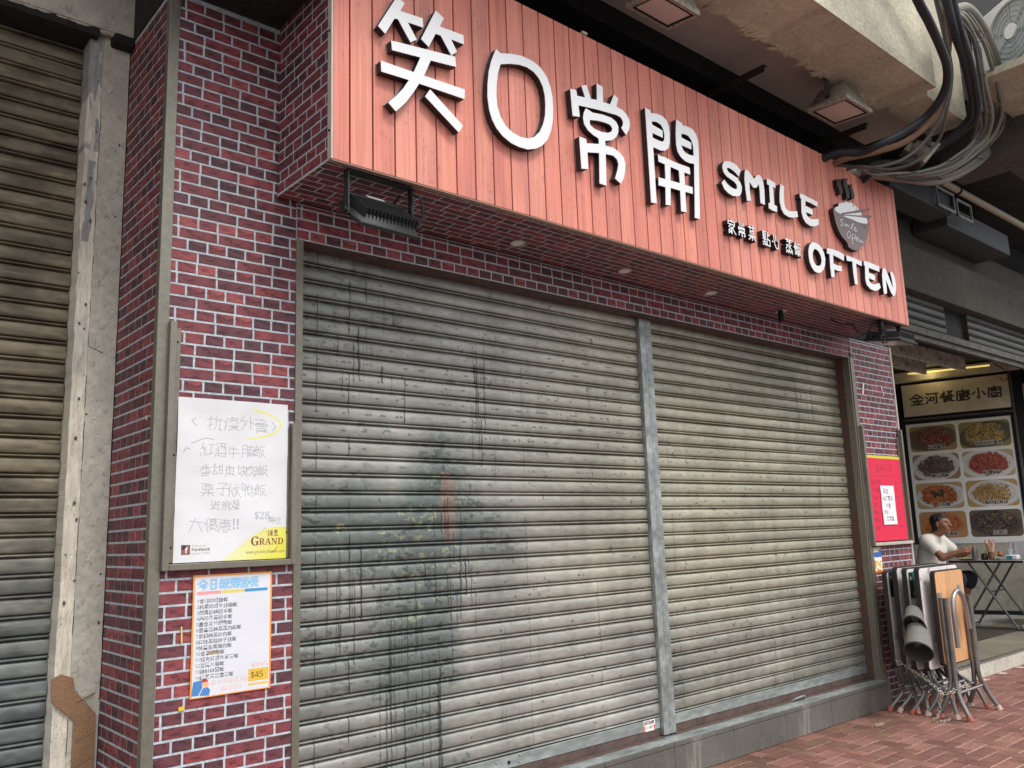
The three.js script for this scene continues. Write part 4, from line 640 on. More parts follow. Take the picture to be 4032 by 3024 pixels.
// ---------------------------------------------------------------- cables looping down over the end of the sign
{
  const sag = (name, label, pts, r, m) => { const g = put(name, tube(P3(pts), r, 90, 10), m, null); return tag(g, label, 'cable'); };
  const rubber = mat(C8(28, 30, 38), 0.6), orange = mat(C8(136, 104, 82), 0.8), greyC = mat(C8(120, 118, 112), 0.75, 0, { map: clone(grain, 1, 6) }), paleC = mat(C8(170, 166, 154), 0.75, 0, { map: clone(grain, 1, 10) });
  const c1 = [4.278, 4.696, 1.6, 4.562, 4.568, 1.569, 4.852, 4.528, 1.512, 5.122, 4.511, 1.439, 5.3, 4.478, 1.352, 5.367, 4.406, 1.254, 5.394, 4.352, 1.145, 5.305, 4.263, 1.026, 5.154, 4.169, 0.899, 5.151, 4.16, 0.763, 5.084, 4.19, 0.62];
  const c2 = [4.937, 5.009, 1.55, 5.109, 4.755, 1.516, 5.396, 4.701, 1.453, 5.696, 4.645, 1.371, 5.997, 4.622, 1.274, 6.202, 4.584, 1.165, 6.217, 4.517, 1.044, 6.177, 4.448, 0.912, 5.856, 4.269, 0.771, 5.65, 4.247, 0.62];
  const up = (a) => [a[0] - 0.5, a[1] + 0.5, a[2] + 0.15, ...a, a[a.length - 3] - 0.04, 4.17, 0.5, a[a.length - 3] - 0.1, 4.12, 0.4];
  sag('cable', 'thick black cable curving in front of the canopy end', up(c1), 0.03, rubber);
  const two = thing('cable', 'heavy double black cable bending back toward the sign top', 'cable'); put('strand', tube(P3(up(c2)), 0.03, 90, 10), rubber, two); put('strand', tube(P3(up(c2)).map((p, i) => p.add(V(0.045, 0.012 * Math.sin(i), 0.02))), 0.03, 90, 10), rubber, two);
  sag('cable', 'dusty orange brown conduit under the thick black cable', up([5.109, 5.138, 1.45, 5.305, 5.003, 1.412, 5.505, 4.976, 1.344, 5.639, 4.801, 1.255, 5.789, 4.651, 1.149, 5.777, 4.487, 1.03, 5.594, 4.317, 0.898, 5.378, 4.228, 0.754, 5.238, 4.195, 0.6]), 0.024, orange);
  sag('cable', 'slim grey cable just below the orange brown conduit', up([4.878, 5.011, 1.5, 5.103, 4.766, 1.451, 5.382, 4.6, 1.363, 5.518, 4.438, 1.247, 5.531, 4.266, 1.111, 5.417, 4.111, 0.957, 5.246, 4.057, 0.786, 5.266, 4.141, 0.6]), 0.012, greyC);
  sag('cable', 'slim grey cable second below the orange brown conduit', up([5.063, 5.119, 1.45, 5.272, 4.816, 1.404, 5.525, 4.649, 1.32, 5.622, 4.425, 1.212, 5.733, 4.285, 1.083, 5.637, 4.148, 0.937, 5.556, 4.128, 0.775, 5.432, 4.185, 0.6]), 0.012, greyC);
  const g0 = [5.152, 4.915, 1.5, 5.454, 4.893, 1.47, 5.67, 4.819, 1.415, 5.859, 4.692, 1.344, 6.137, 4.61, 1.26, 6.359, 4.523, 1.164, 6.343, 4.405, 1.058, 6.204, 4.3, 0.944, 5.902, 4.178, 0.82, 5.568, 4.126, 0.689, 5.53, 4.198, 0.55];
  const g1 = [5.121, 4.951, 1.5, 5.55, 5.119, 1.477, 5.944, 5.143, 1.435, 6.253, 5.115, 1.381, 6.557, 5.033, 1.317, 6.886, 4.971, 1.244, 7.128, 4.967, 1.164, 7.245, 4.847, 1.077, 7.153, 4.664, 0.983, 6.787, 4.412, 0.883, 6.388, 4.245, 0.777, 6.071, 4.229, 0.666, 5.83, 4.234, 0.55];
  const A = new THREE.CatmullRomCurve3(P3(g0)), B = new THREE.CatmullRomCurve3(P3(g1)), R = rng(77);
  sag('cable', 'thick pale conduit, outermost of the looping grey bundle', [4.2, 5.7, 1.75, 4.75, 5.05, 1.6, ...g1, 5.5, 4.19, 0.5, 5.2, 4.14, 0.36], 0.037, paleC);
  const bundle = thing('cable_bundle', 'bundle of dusty grey cables looping past the canopy end', 'cables');
  for (let k = 0; k < 10; k++) { const t = 0.02 + 0.088 * k, o = R() * 9, pts = []; for (let i = 0; i <= 14; i++) { const s = i / 14, p = A.getPoint(s).lerp(B.getPoint(s), clamp(t + 0.05 * Math.sin(s * 9 + o))); p.z += 0.05 * Math.sin(k * 2.4) * Math.sin(s * Math.PI); p.add(V(0.012 * Math.sin(i * 3.1 + k), 0.012 * Math.sin(i * 2.3 + k * 2), 0)); pts.push(p); } pts.push(V(5.45 - k * 0.02, 4.18, 0.48), V(5.2, 4.12, 0.36)); put('cable', tube(pts, 0.009 + R() * 0.01, 80, 8), k % 3 ? greyC : paleC, bundle); }
  for (const s of [0.18, 0.3, 0.42, 0.55, 0.7, 0.82]) { const a = A.getPoint(s), b = B.getPoint(s).lerp(a, 0.08), m = a.clone().lerp(b, 0.5); put('wire_tie', tube([a.clone().add(V(-0.02, 0, 0.03)), m.clone().add(V(0, 0.01, 0.045)), b.clone().add(V(0.02, 0, 0.03))], 0.0035, 12, 5), blackM, bundle); }
  for (let k = 0; k < 5; k++) { const s = 0.1 + k * 0.08, p = A.getPoint(s); put('loose_wire', tube([p, p.clone().add(V(0.05 + R() * 0.1, 0.05 - R() * 0.1, 0.05)), p.clone().add(V(0.1 + R() * 0.1, -0.03 + R() * 0.1, 0.03))], 0.0025, 12, 5), blackM, bundle); }
}
// ---------------------------------------------------------------- right neighbour: open shop bay with step, beams, ducts and wall
{
  const floor = structure('shop_floor', ext(6.93, 17, -0.1, 0.138, -4, 0.055), mat(C8(176, 172, 162), 0.6, 0, { map: clone(concreteMap, 0.8, 0.8) }));
  const step = thing('door_step', 'pale worn step with a metal nosing along the open restaurant', 'step');
  put('riser', rext(6.93, 17, 0.0, 0.128, 0.05, 0.06, 0.003), concreteM, step); put('nosing', rext(6.93, 17, 0.128, 0.142, 0.02, 0.068, 0.004), mat(C8(190, 190, 190), 0.25, 0.9), step);
  const tl = thing('floor_tiles', 'white floor tiles under the restaurant table', 'floor tiles'); const tm = mat(C8(200, 200, 198), 0.35, 0, { map: clone(grain, 0.6, 0.6) });
  for (let x = 9; x < 14; x += 0.6) for (let z = -3.4; z < -1.1; z += 0.6) put('tile', rext(x + 0.003, x + 0.597, 0.138, 0.143, z, z + 0.594, 0.001), tm, tl);
  const dm = put('doormat', rext(8.1, 10.7, 0.139, 0.15, -1.08, -0.52, 0.004), mat(C8(84, 74, 62), 0.98, 0, { map: clone(grain, 8, 8), bumpMap: clone(grain, 8, 8), bumpScale: 0.006 }), null); tag(dm, 'wide brown doormat on the floor in front of the restaurant table', 'mat');
  const bd = thing('restaurant_building', 'dark concrete beams and ceiling over the open restaurant at right', 'building');
  put('beam', [ext(6.93, 17, 3.69, 4.16, -0.5, 0.0), ext(6.93, 17, 4.162, 4.5, -0.7, -0.12)], mat(C8(104, 104, 102), 0.95, 0, { map: clone(concreteMap, 0.3, 0.3), bumpMap: clone(concreteBump, 1, 1), bumpScale: 0.006 }), bd);
  put('ceiling', [ext(6.35, 17, 4.98, 5.2, -0.7, 1.0), ext(6.93, 17, 3.68, 3.75, -4, -0.5)], darkSoffitM, bd);
  put('upper_wall', [ext(6.35, 17, 5.2, 13, -6, 0.9), ext(6.93, 17, 4.5, 4.98, -1, -0.3)], darkSoffitM, bd);
  put('rear_wall', [ext(6.9, 17, 0.138, 3.7, -4.2, -4), ext(16.8, 17, 0.138, 3.7, -4, -0.5)], darkBoardM, bd);
  put('eave', [ext(7.15, 8.9, 4.86, 5.02, 0.75, 1.7), ext(7.1, 7.5, 4.55, 5.05, 0.6, 1.3)], greyConcreteM, bd);
  put('beam_stub', [ext(5.62, 6.35, 4.62, 6.4, 0.8, 1.1), ext(5.62, 6.35, 6.4, 13, 0.3, 1.1)], paleConcreteM, bd);
  put('duct', [rext(6.6, 7.9, 4.43, 4.66, 0.05, 0.32, 0.01), rext(7.95, 9.6, 4.36, 4.6, -0.1, 0.25, 0.01)], mat(C8(70, 74, 76), 0.6, 0.3), bd);
  const fr = (x0, x1, y0, y1, z) => [rext(x0, x1, y1 - 0.018, y1, z, z + 0.02, 0.003), rext(x0, x1, y0, y0 + 0.022, z, z + 0.02, 0.003), rext(x0, x0 + 0.016, y0, y1, z, z + 0.02, 0.003), rext(x1 - 0.016, x1, y0, y1, z, z + 0.02, 0.003)];
  const fa = thing('wire_frame', 'two thin pale metal frames fixed to the dark duct right of the sign', 'frame'); put('frame', fr(7.5, 7.91, 4.44, 4.645, 0.34), galvM, fa); put('frame', fr(7.96, 8.32, 4.43, 4.62, 0.34), galvM, fa);
  const pi = thing('water_pipe', 'long pale pipe running under the dark ceiling at upper right', 'pipe'); put('pipe', rod(V(7.6, 4.69, 0.38), V(14, 4.71, 0.38), 0.034, 14), mat(C8(168, 160, 142), 0.6), pi); for (const x of [7.95, 9.9, 11.6]) put('clip', rod(V(x, 4.69, 0.38), V(x + 0.03, 4.69, 0.38), 0.042, 14), darkSoffitM, pi);
  const p2 = thing('drain_pipe', 'short upright pipe stub with joints at the right edge under the ceiling', 'pipe', null, [9.15, 4.62, 0.95]); put('elbow', [tube([V(0, 0.25, 0), V(0, 0.05, 0), V(0.03, -0.03, 0), V(0.12, -0.06, 0)], 0.05, 24, 12)], paleTrimM, p2); put('collar', [rod(V(0, 0.06, 0), V(0, 0.12, 0), 0.062, 14), rod(V(0, 0.2, 0), V(0, 0.24, 0), 0.062, 14)], greyConcreteM, p2);
  // half-raised shutter
  const st = tex(256, 256, (u, v) => { const n = 1 + 0.4 * (fbm(u, v, 4, 30, 4, 171) - 0.5); return [78 * n, 79 * n, 77 * n]; });
  const s = thing('roller_shutter', 'dark half-raised roller shutter with a missing panel over the restaurant', 'shutter', null, [0, 0, -0.1]); const sm = mat(0xffffff, 0.6, 0.3, { map: st });
  const sl = (x0, x1) => { for (let k = 0; k < 4; k++) put('slat', slatGeo(x0, x1, 0.085, (x, y) => [x * 0.5, (y + k * 0.085) * 0.5], 1.2), sm, s, [0, 3.36 + k * 0.085, 0]); };
  sl(6.95, 8.48); sl(9.06, 15);
  put('dark_gap', ext(8.48, 9.06, 3.36, 3.7, -0.06, -0.05), blackM, s); put('bottom_bar', [rext(6.95, 15, 3.29, 3.36, -0.02, 0.03, 0.004), rext(6.95, 15, 3.235, 3.288, -0.05, 0.0, 0.004)], mat(C8(112, 110, 104), 0.7, 0.2, { map: clone(grain, 1, 1) }), s);
  const ba = thing('ceiling_baffles', 'row of pale hanging ceiling boards inside the open restaurant', 'ceiling boards');
  [[-0.75, 10.55], [-1.15, 10.35], [-1.55, 10.15], [-1.95, 9.9]].forEach(([z, x1], i) => put('board', rext(6.95, x1, 3.3 + i * 0.005, 3.47, z - 0.02, z + 0.02, 0.003), mat(C8(222, 214, 200), 0.8, 0, { map: clone(grain, 1, 1) }), ba));
  const rope = thing('light_rope', 'glowing yellow light rope above the menu wall', 'lamp'); put('tube', rod(V(11.95, 3.63, -2.3), V(12.1, 3.58, -1.0), 0.013, 10), new THREE.MeshStandardMaterial({ color: C8(250, 220, 130), emissive: new THREE.Color(1, 0.78, 0.25), emissiveIntensity: 0.55 }), rope);
  const rl = new THREE.PointLight(new THREE.Color(1, 0.78, 0.35), 0.06, 6, 2); rl.position.set(11.9, 3.56, -1.75); rl.castShadow = true; scene.add(rl);
}
{ // wall with the signboard and the food poster: runs out from the back, turned a little
  const ang = Math.atan2(0.25, 1), grp = (name, label, cat) => { const o = thing(name, label, cat, null, [12.18, 0, -1.55]); o.rotation.y = -Math.PI / 2 - (-ang); return o; };
  // local x runs towards the street, local z faces the camera side
  const w = grp('side_wall', 'pale tiled side wall inside the open restaurant', 'wall');
  put('panel', [ext(-2.3, 4, 0.2, 1.12, -0.12, 0), ext(0.86, 4, 1.12, 3.3, -0.12, -0.01)], mat(C8(240, 240, 236), 0.45, 0, { map: clone(concreteMap, 0.3, 0.3) }), w); put('skirting', ext(-2.3, 4, 0.138, 0.2, -0.12, 0.012), blackM, w);
  put('dark_panel', [ext(-0.86, 0.86, 1.12, 3.5, -0.12, -0.012), ext(-2.3, 4, 3.3, 3.7, -0.3, -0.13)], blackM, w);
  put('navy_panel', ext(-2.3, -0.8, 1.98, 3.4, -0.12, -0.004), mat(C8(28, 34, 74), 0.4), w); put('ochre_panel', ext(-2.3, -0.8, 1.12, 1.978, -0.12, -0.004), mat(C8(150, 128, 46), 0.7), w);
  const RLm = mat(C8(190, 196, 210), 0.6); put('lettering', [ext(-0.955, -0.94, 2.73, 2.83, -0.0035, 0.001), ext(-0.94, -0.9, 2.73, 2.745, -0.0035, 0.001), ext(-1.03, -1.015, 2.73, 2.83, -0.0035, 0.001), ext(-1.015, -0.985, 2.815, 2.83, -0.0035, 0.001), ext(-1.015, -0.985, 2.775, 2.788, -0.0035, 0.001), ext(-0.985, -0.972, 2.79, 2.825, -0.0035, 0.001), rod(V(-1.0, 2.778, -0.002), V(-0.97, 2.732, -0.002), 0.006, 4).toNonIndexed(), ext(-1.03, -0.9, 2.66, 2.7, -0.0035, 0.0008)].map((g) => (g.index ? g.toNonIndexed() : g)), RLm, w);
  const bd = grp('ceiling_beam', 'flaking grey plaster beam above the restaurant signboard', 'beam'); put('beam', rext(-1.6, 0.86, 3.5, 3.66, -0.1, 0.08, 0.02), paleConcreteM, bd); put('hanger_wire', [rod(V(0.25, 3.66, 0.02), V(0.2, 3.95, 0.02), 0.004, 5), rod(V(0.42, 3.66, 0.02), V(0.38, 3.95, 0.02), 0.004, 5), tube(P3([0.55, 3.62, 0.085, 0.68, 3.5, 0.09, 0.72, 3.42, 0.06, 0.66, 3.36, 0.05, 0.6, 3.42, 0.05]), 0.005, 20, 5)], blackM, bd);
  const sb = grp('signboard', 'cream restaurant signboard with bold dark characters above the food poster', 'sign');
  const sbT = canvasTex(900, 330, (g, W, H) => { g.fillStyle = '#e0d6bc'; g.fillRect(0, 0, W, H); const R = rng(8); for (let i = 0; i < 120; i++) { g.fillStyle = `rgba(${150 + R() * 60},${140 + R() * 50},120,0.06)`; g.beginPath(); g.ellipse(R() * W, R() * H, 40 + R() * 120, 20 + R() * 40, R() * 3, 0, 7); g.fill(); } write(g, '金河餐廳小廚', 62, 96, 122, { lw: 15, color: '#3c3830', track: 1.04 }); });
  put('board', rext(-0.7, 0.7, 2.985, 3.46, -0.01, 0.02, 0.004), mat(C8(190, 178, 150), 0.6), sb);
  put('face', new THREE.PlaneGeometry(1.39, 0.465), mat(0xffffff, 0.6, 0, { map: sbT }), sb, [0, 3.2225, 0.0215]);
  put('ledge', rext(-0.72, 0.74, 2.92, 2.95, -0.01, 0.03, 0.004), greyConcreteM, sb); put('side_post', rext(0.71, 0.74, 1.2, 3.5, -0.01, 0.03, 0.004), greyConcreteM, sb);
  const poT = canvasTex(1000, 1300, (g, W, H) => {
    g.fillStyle = '#ece6d2'; g.fillRect(0, 0, W, H); g.fillStyle = '#ececea'; g.fillRect(0, 330, W, H); const R = rng(12);
    const dish = (cx, cy, rx, ry, bg, plate, cols, n, txt, deco) => {
      g.save(); g.beginPath(); g.roundRect(cx - rx, cy - ry, rx * 2, ry * 2, 40); g.clip(); g.fillStyle = bg; g.fillRect(cx - rx, cy - ry, rx * 2, ry * 2);
      const sk = (R() - 0.5) * 0.3; g.fillStyle = plate; g.beginPath(); g.ellipse(cx + (R() - 0.5) * 40, cy + (R() - 0.5) * 20, rx * (0.95 + R() * 0.2), ry * (0.9 + R() * 0.25), sk, 0, 7); g.fill(); g.strokeStyle = 'rgba(110,100,90,0.5)'; g.lineWidth = 5; g.beginPath(); g.ellipse(cx, cy, rx * 0.86, ry * 0.8, 0, 0, 7); g.stroke();
      for (let i = 0; i < n * 9; i++) { const a = R() * 6.3, q = Math.sqrt(R()) * 0.74; g.fillStyle = cols[Math.floor(R() * cols.length)]; g.globalAlpha = 0.85; g.beginPath(); g.ellipse(cx + Math.cos(a) * q * rx, cy + Math.sin(a) * q * ry, (4 + R() * 34) * (i < n * 3 ? 1 : 0.4), (3 + R() * 22) * (i < n * 3 ? 1 : 0.4), R() * 3, 0, 7); g.fill(); if (i > n * 4) { g.fillStyle = R() < 0.5 ? 'rgba(20,14,10,0.25)' : 'rgba(240,225,200,0.16)'; g.fill(); } }
      g.globalAlpha = 1; if (deco) { g.fillStyle = deco; for (let i = 0; i < 16; i++) { g.beginPath(); g.ellipse(cx - 20 + (R() - 0.5) * 110, cy - 30 + (R() - 0.5) * 70, 20, 12, R() * 3, 0, 7); g.fill(); } } g.restore();
      const tw = txt.length * 42; write(g, txt, cx - tw / 2 + 30, cy + ry - 66, 40, { lw: 13, color: '#ddd8cc' }); write(g, txt, cx - tw / 2 + 30, cy + ry - 66, 40, { lw: 5.5, color: '#36322e' });
    };
    const y = [170, 480, 790, 1100], A = 255, B = 745;
    dish(A, y[0], 225, 138, '#a08a58', '#6a5a4c', ['#7a3c34', '#94503c', '#6a3030', '#44602e', '#a05844'], 90, '麻辣雞煲', null); dish(B, y[0], 235, 138, '#8a8450', '#55503e', ['#b8862e', '#8a8450', '#4a5238', '#a49468', '#c89838'], 90, '胡椒豬肚雞煲', null);
    dish(A, y[1], 225, 138, '#a08264', '#d4d2cc', ['#5a4c46', '#6e5a50', '#483c38', '#7c685c'], 80, '豉汁蒸鱔', null); dish(B, y[1], 235, 138, '#bda57e', '#d6d4d0', ['#9c4436', '#84342c', '#b05844', '#a84a3a'], 90, '椒鹽鮮魷', null);
    dish(A, y[2], 225, 138, '#b89c74', '#cfcfcc', ['#a8562e', '#8c3c24', '#c47a44', '#b0683a'], 100, '口水雞', '#35402c'); dish(B, y[2], 235, 138, '#b5965f', '#d0d0ce', ['#a8844a', '#8a6a3a', '#b8965c', '#94744a'], 46, '酥炸鯪魚球', null);
    dish(A, y[3], 225, 138, '#b28a5c', '#b88458', ['#c0743c', '#a8562e', '#cc8a50', '#b0482c'], 70, '酥炸鯪魚餅', '#304838'); dish(B, y[3], 235, 138, '#6a5a48', '#4a423c', ['#2c2622', '#3c322c', '#54463a', '#201c1a', '#8a7050'], 100, '炆魚頭', null);
  });
  const po = grp('food_poster', 'large framed poster of eight dishes on the restaurant wall', 'poster'); put('frame', [rext(-0.72, 0.7, 2.87, 2.92, -0.01, 0.016, 0.003), rext(-0.76, -0.7, 1.12, 2.92, -0.01, 0.016, 0.003), rext(0.67, 0.705, 1.12, 2.87, -0.01, 0.016, 0.003)], blackM, po);
  put('print', new THREE.PlaneGeometry(1.37, 1.75), mat(0xffffff, 0.35, 0, { map: poT }), po, [-0.015, 1.995, 0.006]);
}
{ // air conditioner at the top right corner
  const a = thing('air_conditioner', 'white outdoor air conditioner unit on a ledge at the top right corner', 'air conditioner', null, [6.55, 5.25, 1.55]); a.rotation.y = -0.55;
  const white = mat(C8(236, 238, 240), 0.4); put('casing', rbox(0.34, 0.62, 0.85, 0.015, 2), white, a);
  const fan = new THREE.TorusGeometry(0.24, 0.012, 8, 40); fan.rotateY(Math.PI / 2); put('grille', [fan, ...[0.2, 0.16, 0.12, 0.08].map((r) => new THREE.TorusGeometry(r, 0.004, 6, 36).rotateY(Math.PI / 2)), ...[0, 1, 2, 3, 4, 5].map((k) => rod(V(0, Math.cos(k) * 0.24, Math.sin(k) * 0.24), V(0, -Math.cos(k) * 0.24, -Math.sin(k) * 0.24), 0.004, 5))].map((g) => g.translate(-0.182, 0, 0.05)), mat(C8(170, 176, 180), 0.5), a);
  put('hub', new THREE.CylinderGeometry(0.06, 0.06, 0.02, 24).rotateZ(Math.PI / 2).translate(-0.185, 0, 0.05), white, a); put('fan_opening', new THREE.CylinderGeometry(0.235, 0.235, 0.004, 32).rotateZ(Math.PI / 2).translate(-0.1705, 0, 0.05), mat(C8(190, 196, 200), 0.6), a);
  const l = thing('concrete_ledge', 'cracked pale ledge under the air conditioner', 'ledge'); put('ledge', rext(6.2, 7.6, 4.86, 4.93, 1.2, 1.9, 0.01), paleConcreteM, l);
}

// ---------------------------------------------------------------- folded tables chained together against the right pillar
const tubeM = mat(C8(158, 156, 152), 0.4, 0.6, { map: clone(grain, 1, 3) }), footM = mat(C8(170, 96, 84), 0.8), palePinkM = mat(C8(196, 170, 158), 0.8);
function foldedTable(label, z, panelZ, x0, x1, y0, y1, faceM, feet, arch) {
  const t = thing('folding_table', label, 'folding table', 'folded tables stacked against the right pillar', [0, 0, 0]);
  const w = x1 - x0, h = y1 - y0, r = 0.035, s = new THREE.Shape(); s.moveTo(r, 0); s.lineTo(w - r, 0); s.absarc(w - r, r, r, -Math.PI / 2, 0); s.lineTo(w, h - r); s.absarc(w - r, h - r, r, 0, Math.PI / 2); s.lineTo(r, h); s.absarc(r, h - r, r, Math.PI / 2, Math.PI); s.lineTo(0, r); s.absarc(r, r, r, Math.PI, Math.PI * 1.5);
  const g = new THREE.ExtrudeGeometry(s, { depth: 0.03, bevelEnabled: true, bevelSize: 0.004, bevelThickness: 0.003, bevelSegments: 2 }); g.translate(x0, y0, panelZ - 0.022); put('edge_band', g, mat(C8(36, 30, 28), 0.6), t);
  const s2 = new THREE.ExtrudeGeometry(s, { depth: 0.0015, bevelEnabled: false }); s2.scale(0.985, 0.985, 1); s2.translate(x0 + w * 0.0075, y0 + h * 0.0075, panelZ + 0.0118); put('table_top', metreUV(s2), faceM, t);
  const fx = [6.02, 6.56], xin = [x0 + 0.07, x1 - 0.09];
  fx.forEach((X0, k) => {
    const xi = arch ? [6.065, 6.49][k] : [x0 + 0.15, x1 - 0.13][k];
    for (const d of [-1, 1]) { const zz = arch ? z + d * 0.019 : panelZ - 0.045 + d * 0.014; const leg = put('leg', tube([V(xi, arch ? 0.87 : y0 + 0.3, zz), V(xi, 0.5, zz), V(xi, 0.26, zz), V(mix(xi, X0, 0.5), 0.15, z + d * 0.045), V(X0, 0.012, z + d * 0.112)], arch ? 0.0175 : 0.015, 40, 12), tubeM, t); put('rubber_foot', rod(V(mix(xi, X0, 0.93), 0.034, z + d * 0.1), V(X0, 0.0, z + d * 0.115), arch ? 0.0215 : 0.019, 12), (k + d + Math.round(z * 10)) % 2 ? footM : palePinkM, leg); }
  });
  put('crossbar', [rod(V(6.05, 0.185, z + 0.03), V(6.53, 0.185, z + 0.03), 0.0105, 10), rod(V(6.05, 0.2, z - 0.03), V(6.53, 0.2, z - 0.03), 0.0105, 10)], mat(C8(180, 180, 184), 0.25, 0.9), t);
  if (arch) {
    put('arch_frame', tube([V(6.145, 0.5, z + 0.03), V(6.145, 0.8, z + 0.03), V(6.17, 0.875, z + 0.03), V(6.245, 0.915, z + 0.03), V(6.32, 0.875, z + 0.03), V(6.36, 0.8, z + 0.03), V(6.395, 0.62, z + 0.03)], 0.0185, 50, 12, 0.5), mat(C8(168, 168, 172), 0.3, 0.85), t);
    put('hinge', [rext(6.05, 6.1, 0.87, 0.91, panelZ + 0.012, panelZ + 0.024, 0.003), rext(6.42, 6.47, 0.9, 0.95, panelZ + 0.012, panelZ + 0.024, 0.003)], galvM, t);
  }
  return t;
}
{
  const woodT = tex(512, 512, (u, v) => { const n = 1 + 0.22 * (fbm(u, v, 60, 3, 3, 181) - 0.5) + 0.2 * (fbm(u, v, 4, 4, 3, 183) - 0.5); return [210 * n, 160 * n, 112 * n]; }), whiteT = tex(512, 512, (u, v) => { const n = 1 + 0.14 * (fbm(u, v, 6, 6, 4, 187) - 0.5), d = smooth(0.62, 0.78, fbm(u, v, 10, 14, 4, 189)); return [226 * n - 60 * d, 218 * n - 62 * d, 216 * n - 62 * d]; });
  const wood = mat(0xffffff, 0.55, 0, { map: clone(woodT, 1.5, 1.5) }), white = mat(0xffffff, 0.6, 0, { map: clone(whiteT, 1.2, 1.2) });
  foldedTable('folded table with bare wood underside and arched chrome leg, front of the stack', 0.585, 0.535, 6.04, 6.545, 0.372, 1.068, wood, 0, true);
  foldedTable('folded white table directly behind the wooden one', 0.497, 0.44, 5.99, 6.69, 0.335, 1.098, white);
  const t3 = foldedTable('folded white table with teal sticker, third from the front of the stack', 0.382, 0.33, 6.02, 6.8, 0.32, 1.09, white);
  foldedTable('folded white table, second from the back of the stack', 0.283, 0.225, 6.08, 6.86, 0.32, 1.094, white);
  const t5 = foldedTable('folded white table with teal sticker, last of the stack near the wall', 0.205, 0.135, 6.09, 6.8, 0.32, 1.062, white);
  const stick = canvasTex(128, 256, (g, w, h) => { g.fillStyle = '#20262c'; g.fillRect(0, 0, w, h); g.fillStyle = '#2c8a84'; g.beginPath(); g.moveTo(70, 0); g.lineTo(w, 0); g.lineTo(w, h); g.lineTo(100, h); g.fill(); g.fillStyle = '#c8d0d0'; g.beginPath(); g.moveTo(20, 30); g.lineTo(60, 60); g.lineTo(30, 80); g.fill(); for (let i = 0; i < 5; i++) g.fillRect(60, 190 + i * 10, 50, 4); });
  for (const [t, x, z] of [[t3, 6.1, 0.345], [t5, 6.17, 0.15]]) put('sticker', rext(x - 0.05, x + 0.05, 0.86, 1.06, z, z + 0.0012, 0.0004), mat(C8(40, 96, 96), 0.5), t), put('print', new THREE.PlaneGeometry(0.096, 0.19), mat(0xffffff, 0.5, 0, { map: stick }), t, [x, 0.96, z + 0.0022]);
  put('sticker', rext(6.1, 6.2, 0.37, 0.5, 0.345, 0.3462, 0.0004), mat(C8(40, 110, 108), 0.5), t3);
  // woven sleeves hung over the stack's left edge
  const weave = tex(128, 128, (u, v) => { const a = (Math.floor(u * 16) + Math.floor(v * 16)) % 2, e = Math.min((u * 16) % 1, (v * 16) % 1, 1 - (u * 16) % 1, 1 - (v * 16) % 1), n = (a ? 142 : 112) * smooth(0, 0.2, e) + 34; return [n, n * 0.98, n * 0.94]; });
  const wm = mat(0xffffff, 0.7, 0.1, { map: clone(weave, 8, 3), bumpMap: clone(weave, 8, 3), bumpScale: 0.003, side: THREE.DoubleSide });
  const sl = (label, p, dir, r, L, flat) => { const o = thing('woven_sleeve', label, 'basket', null, p), g = new THREE.CylinderGeometry(r * 0.8, r, L, 36, 4, true); g.scale(1, 1, flat); const gi = new THREE.CylinderGeometry(r * 0.78, r * 0.975, L * 0.995, 36, 1, true); gi.scale(1, 1, flat); o.quaternion.setFromUnitVectors(V(0, 1, 0), V(...dir).normalize()); put('sleeve', g, wm, o); put('dark_inside', gi, mat(C8(58, 56, 54), 0.9, 0, { side: THREE.DoubleSide }), o); const rim = new THREE.TorusGeometry(r, 0.006, 6, 40); rim.rotateX(Math.PI / 2); rim.scale(1, 1, flat); rim.translate(0, -L / 2, 0); put('rim', rim, mat(C8(70, 68, 64), 0.8), o); };  // dark inner tube: the shade inside the sleeve put into its colour
  sl('upper woven grey sleeve hung on the left side of the folded tables', [5.925, 0.715, 0.41], [0.75, 0.42, -0.3], 0.094, 0.17, 0.8); sl('lower woven grey sleeve opening downward beside the folded tables', [5.855, 0.57, 0.455], [0.72, 0.75, -0.25], 0.114, 0.2, 0.85);
  // chain
  const ch = thing('chain', 'steel chain looped round the folded table legs and trailing on the paving', 'chain'), cm = mat(C8(190, 184, 170), 0.3, 0.85);
  const path = new THREE.CatmullRomCurve3(P3([5.98, 0.4, 0.2, 6.0, 0.32, 0.33, 5.99, 0.235, 0.47, 5.965, 0.19, 0.53, 6.02, 0.2, 0.6, 6.1, 0.22, 0.625, 6.18, 0.235, 0.64])), tail = new THREE.CatmullRomCurve3(P3([5.975, 0.19, 0.53, 5.965, 0.1, 0.51, 5.94, 0.03, 0.5, 5.86, 0.008, 0.5, 5.84, 0.008, 0.55, 5.92, 0.008, 0.57, 6.0, 0.008, 0.56]));
  const link0 = new THREE.CapsuleGeometry(0.008, 0.02, 2, 8); const link = () => { const c = new THREE.CatmullRomCurve3([V(0.0085, 0.01, 0), V(0.0085, -0.01, 0), V(0, -0.0175, 0), V(-0.0085, -0.01, 0), V(-0.0085, 0.01, 0), V(0, 0.0175, 0)], true); return new THREE.TubeGeometry(c, 16, 0.0026, 5, true); }, lg = link();
  for (const c of [path, tail]) { const n = Math.round(c.getLength() / 0.027); for (let i = 0; i < n; i++) { const p = c.getPointAt((i + 0.5) / n), d = c.getTangentAt((i + 0.5) / n), m = put('link', lg, cm, ch, p.toArray()); m.quaternion.setFromUnitVectors(V(0, 1, 0), d).multiply(new THREE.Quaternion().setFromAxisAngle(V(0, 1, 0), i % 2 ? Math.PI / 2 : 0)); } }
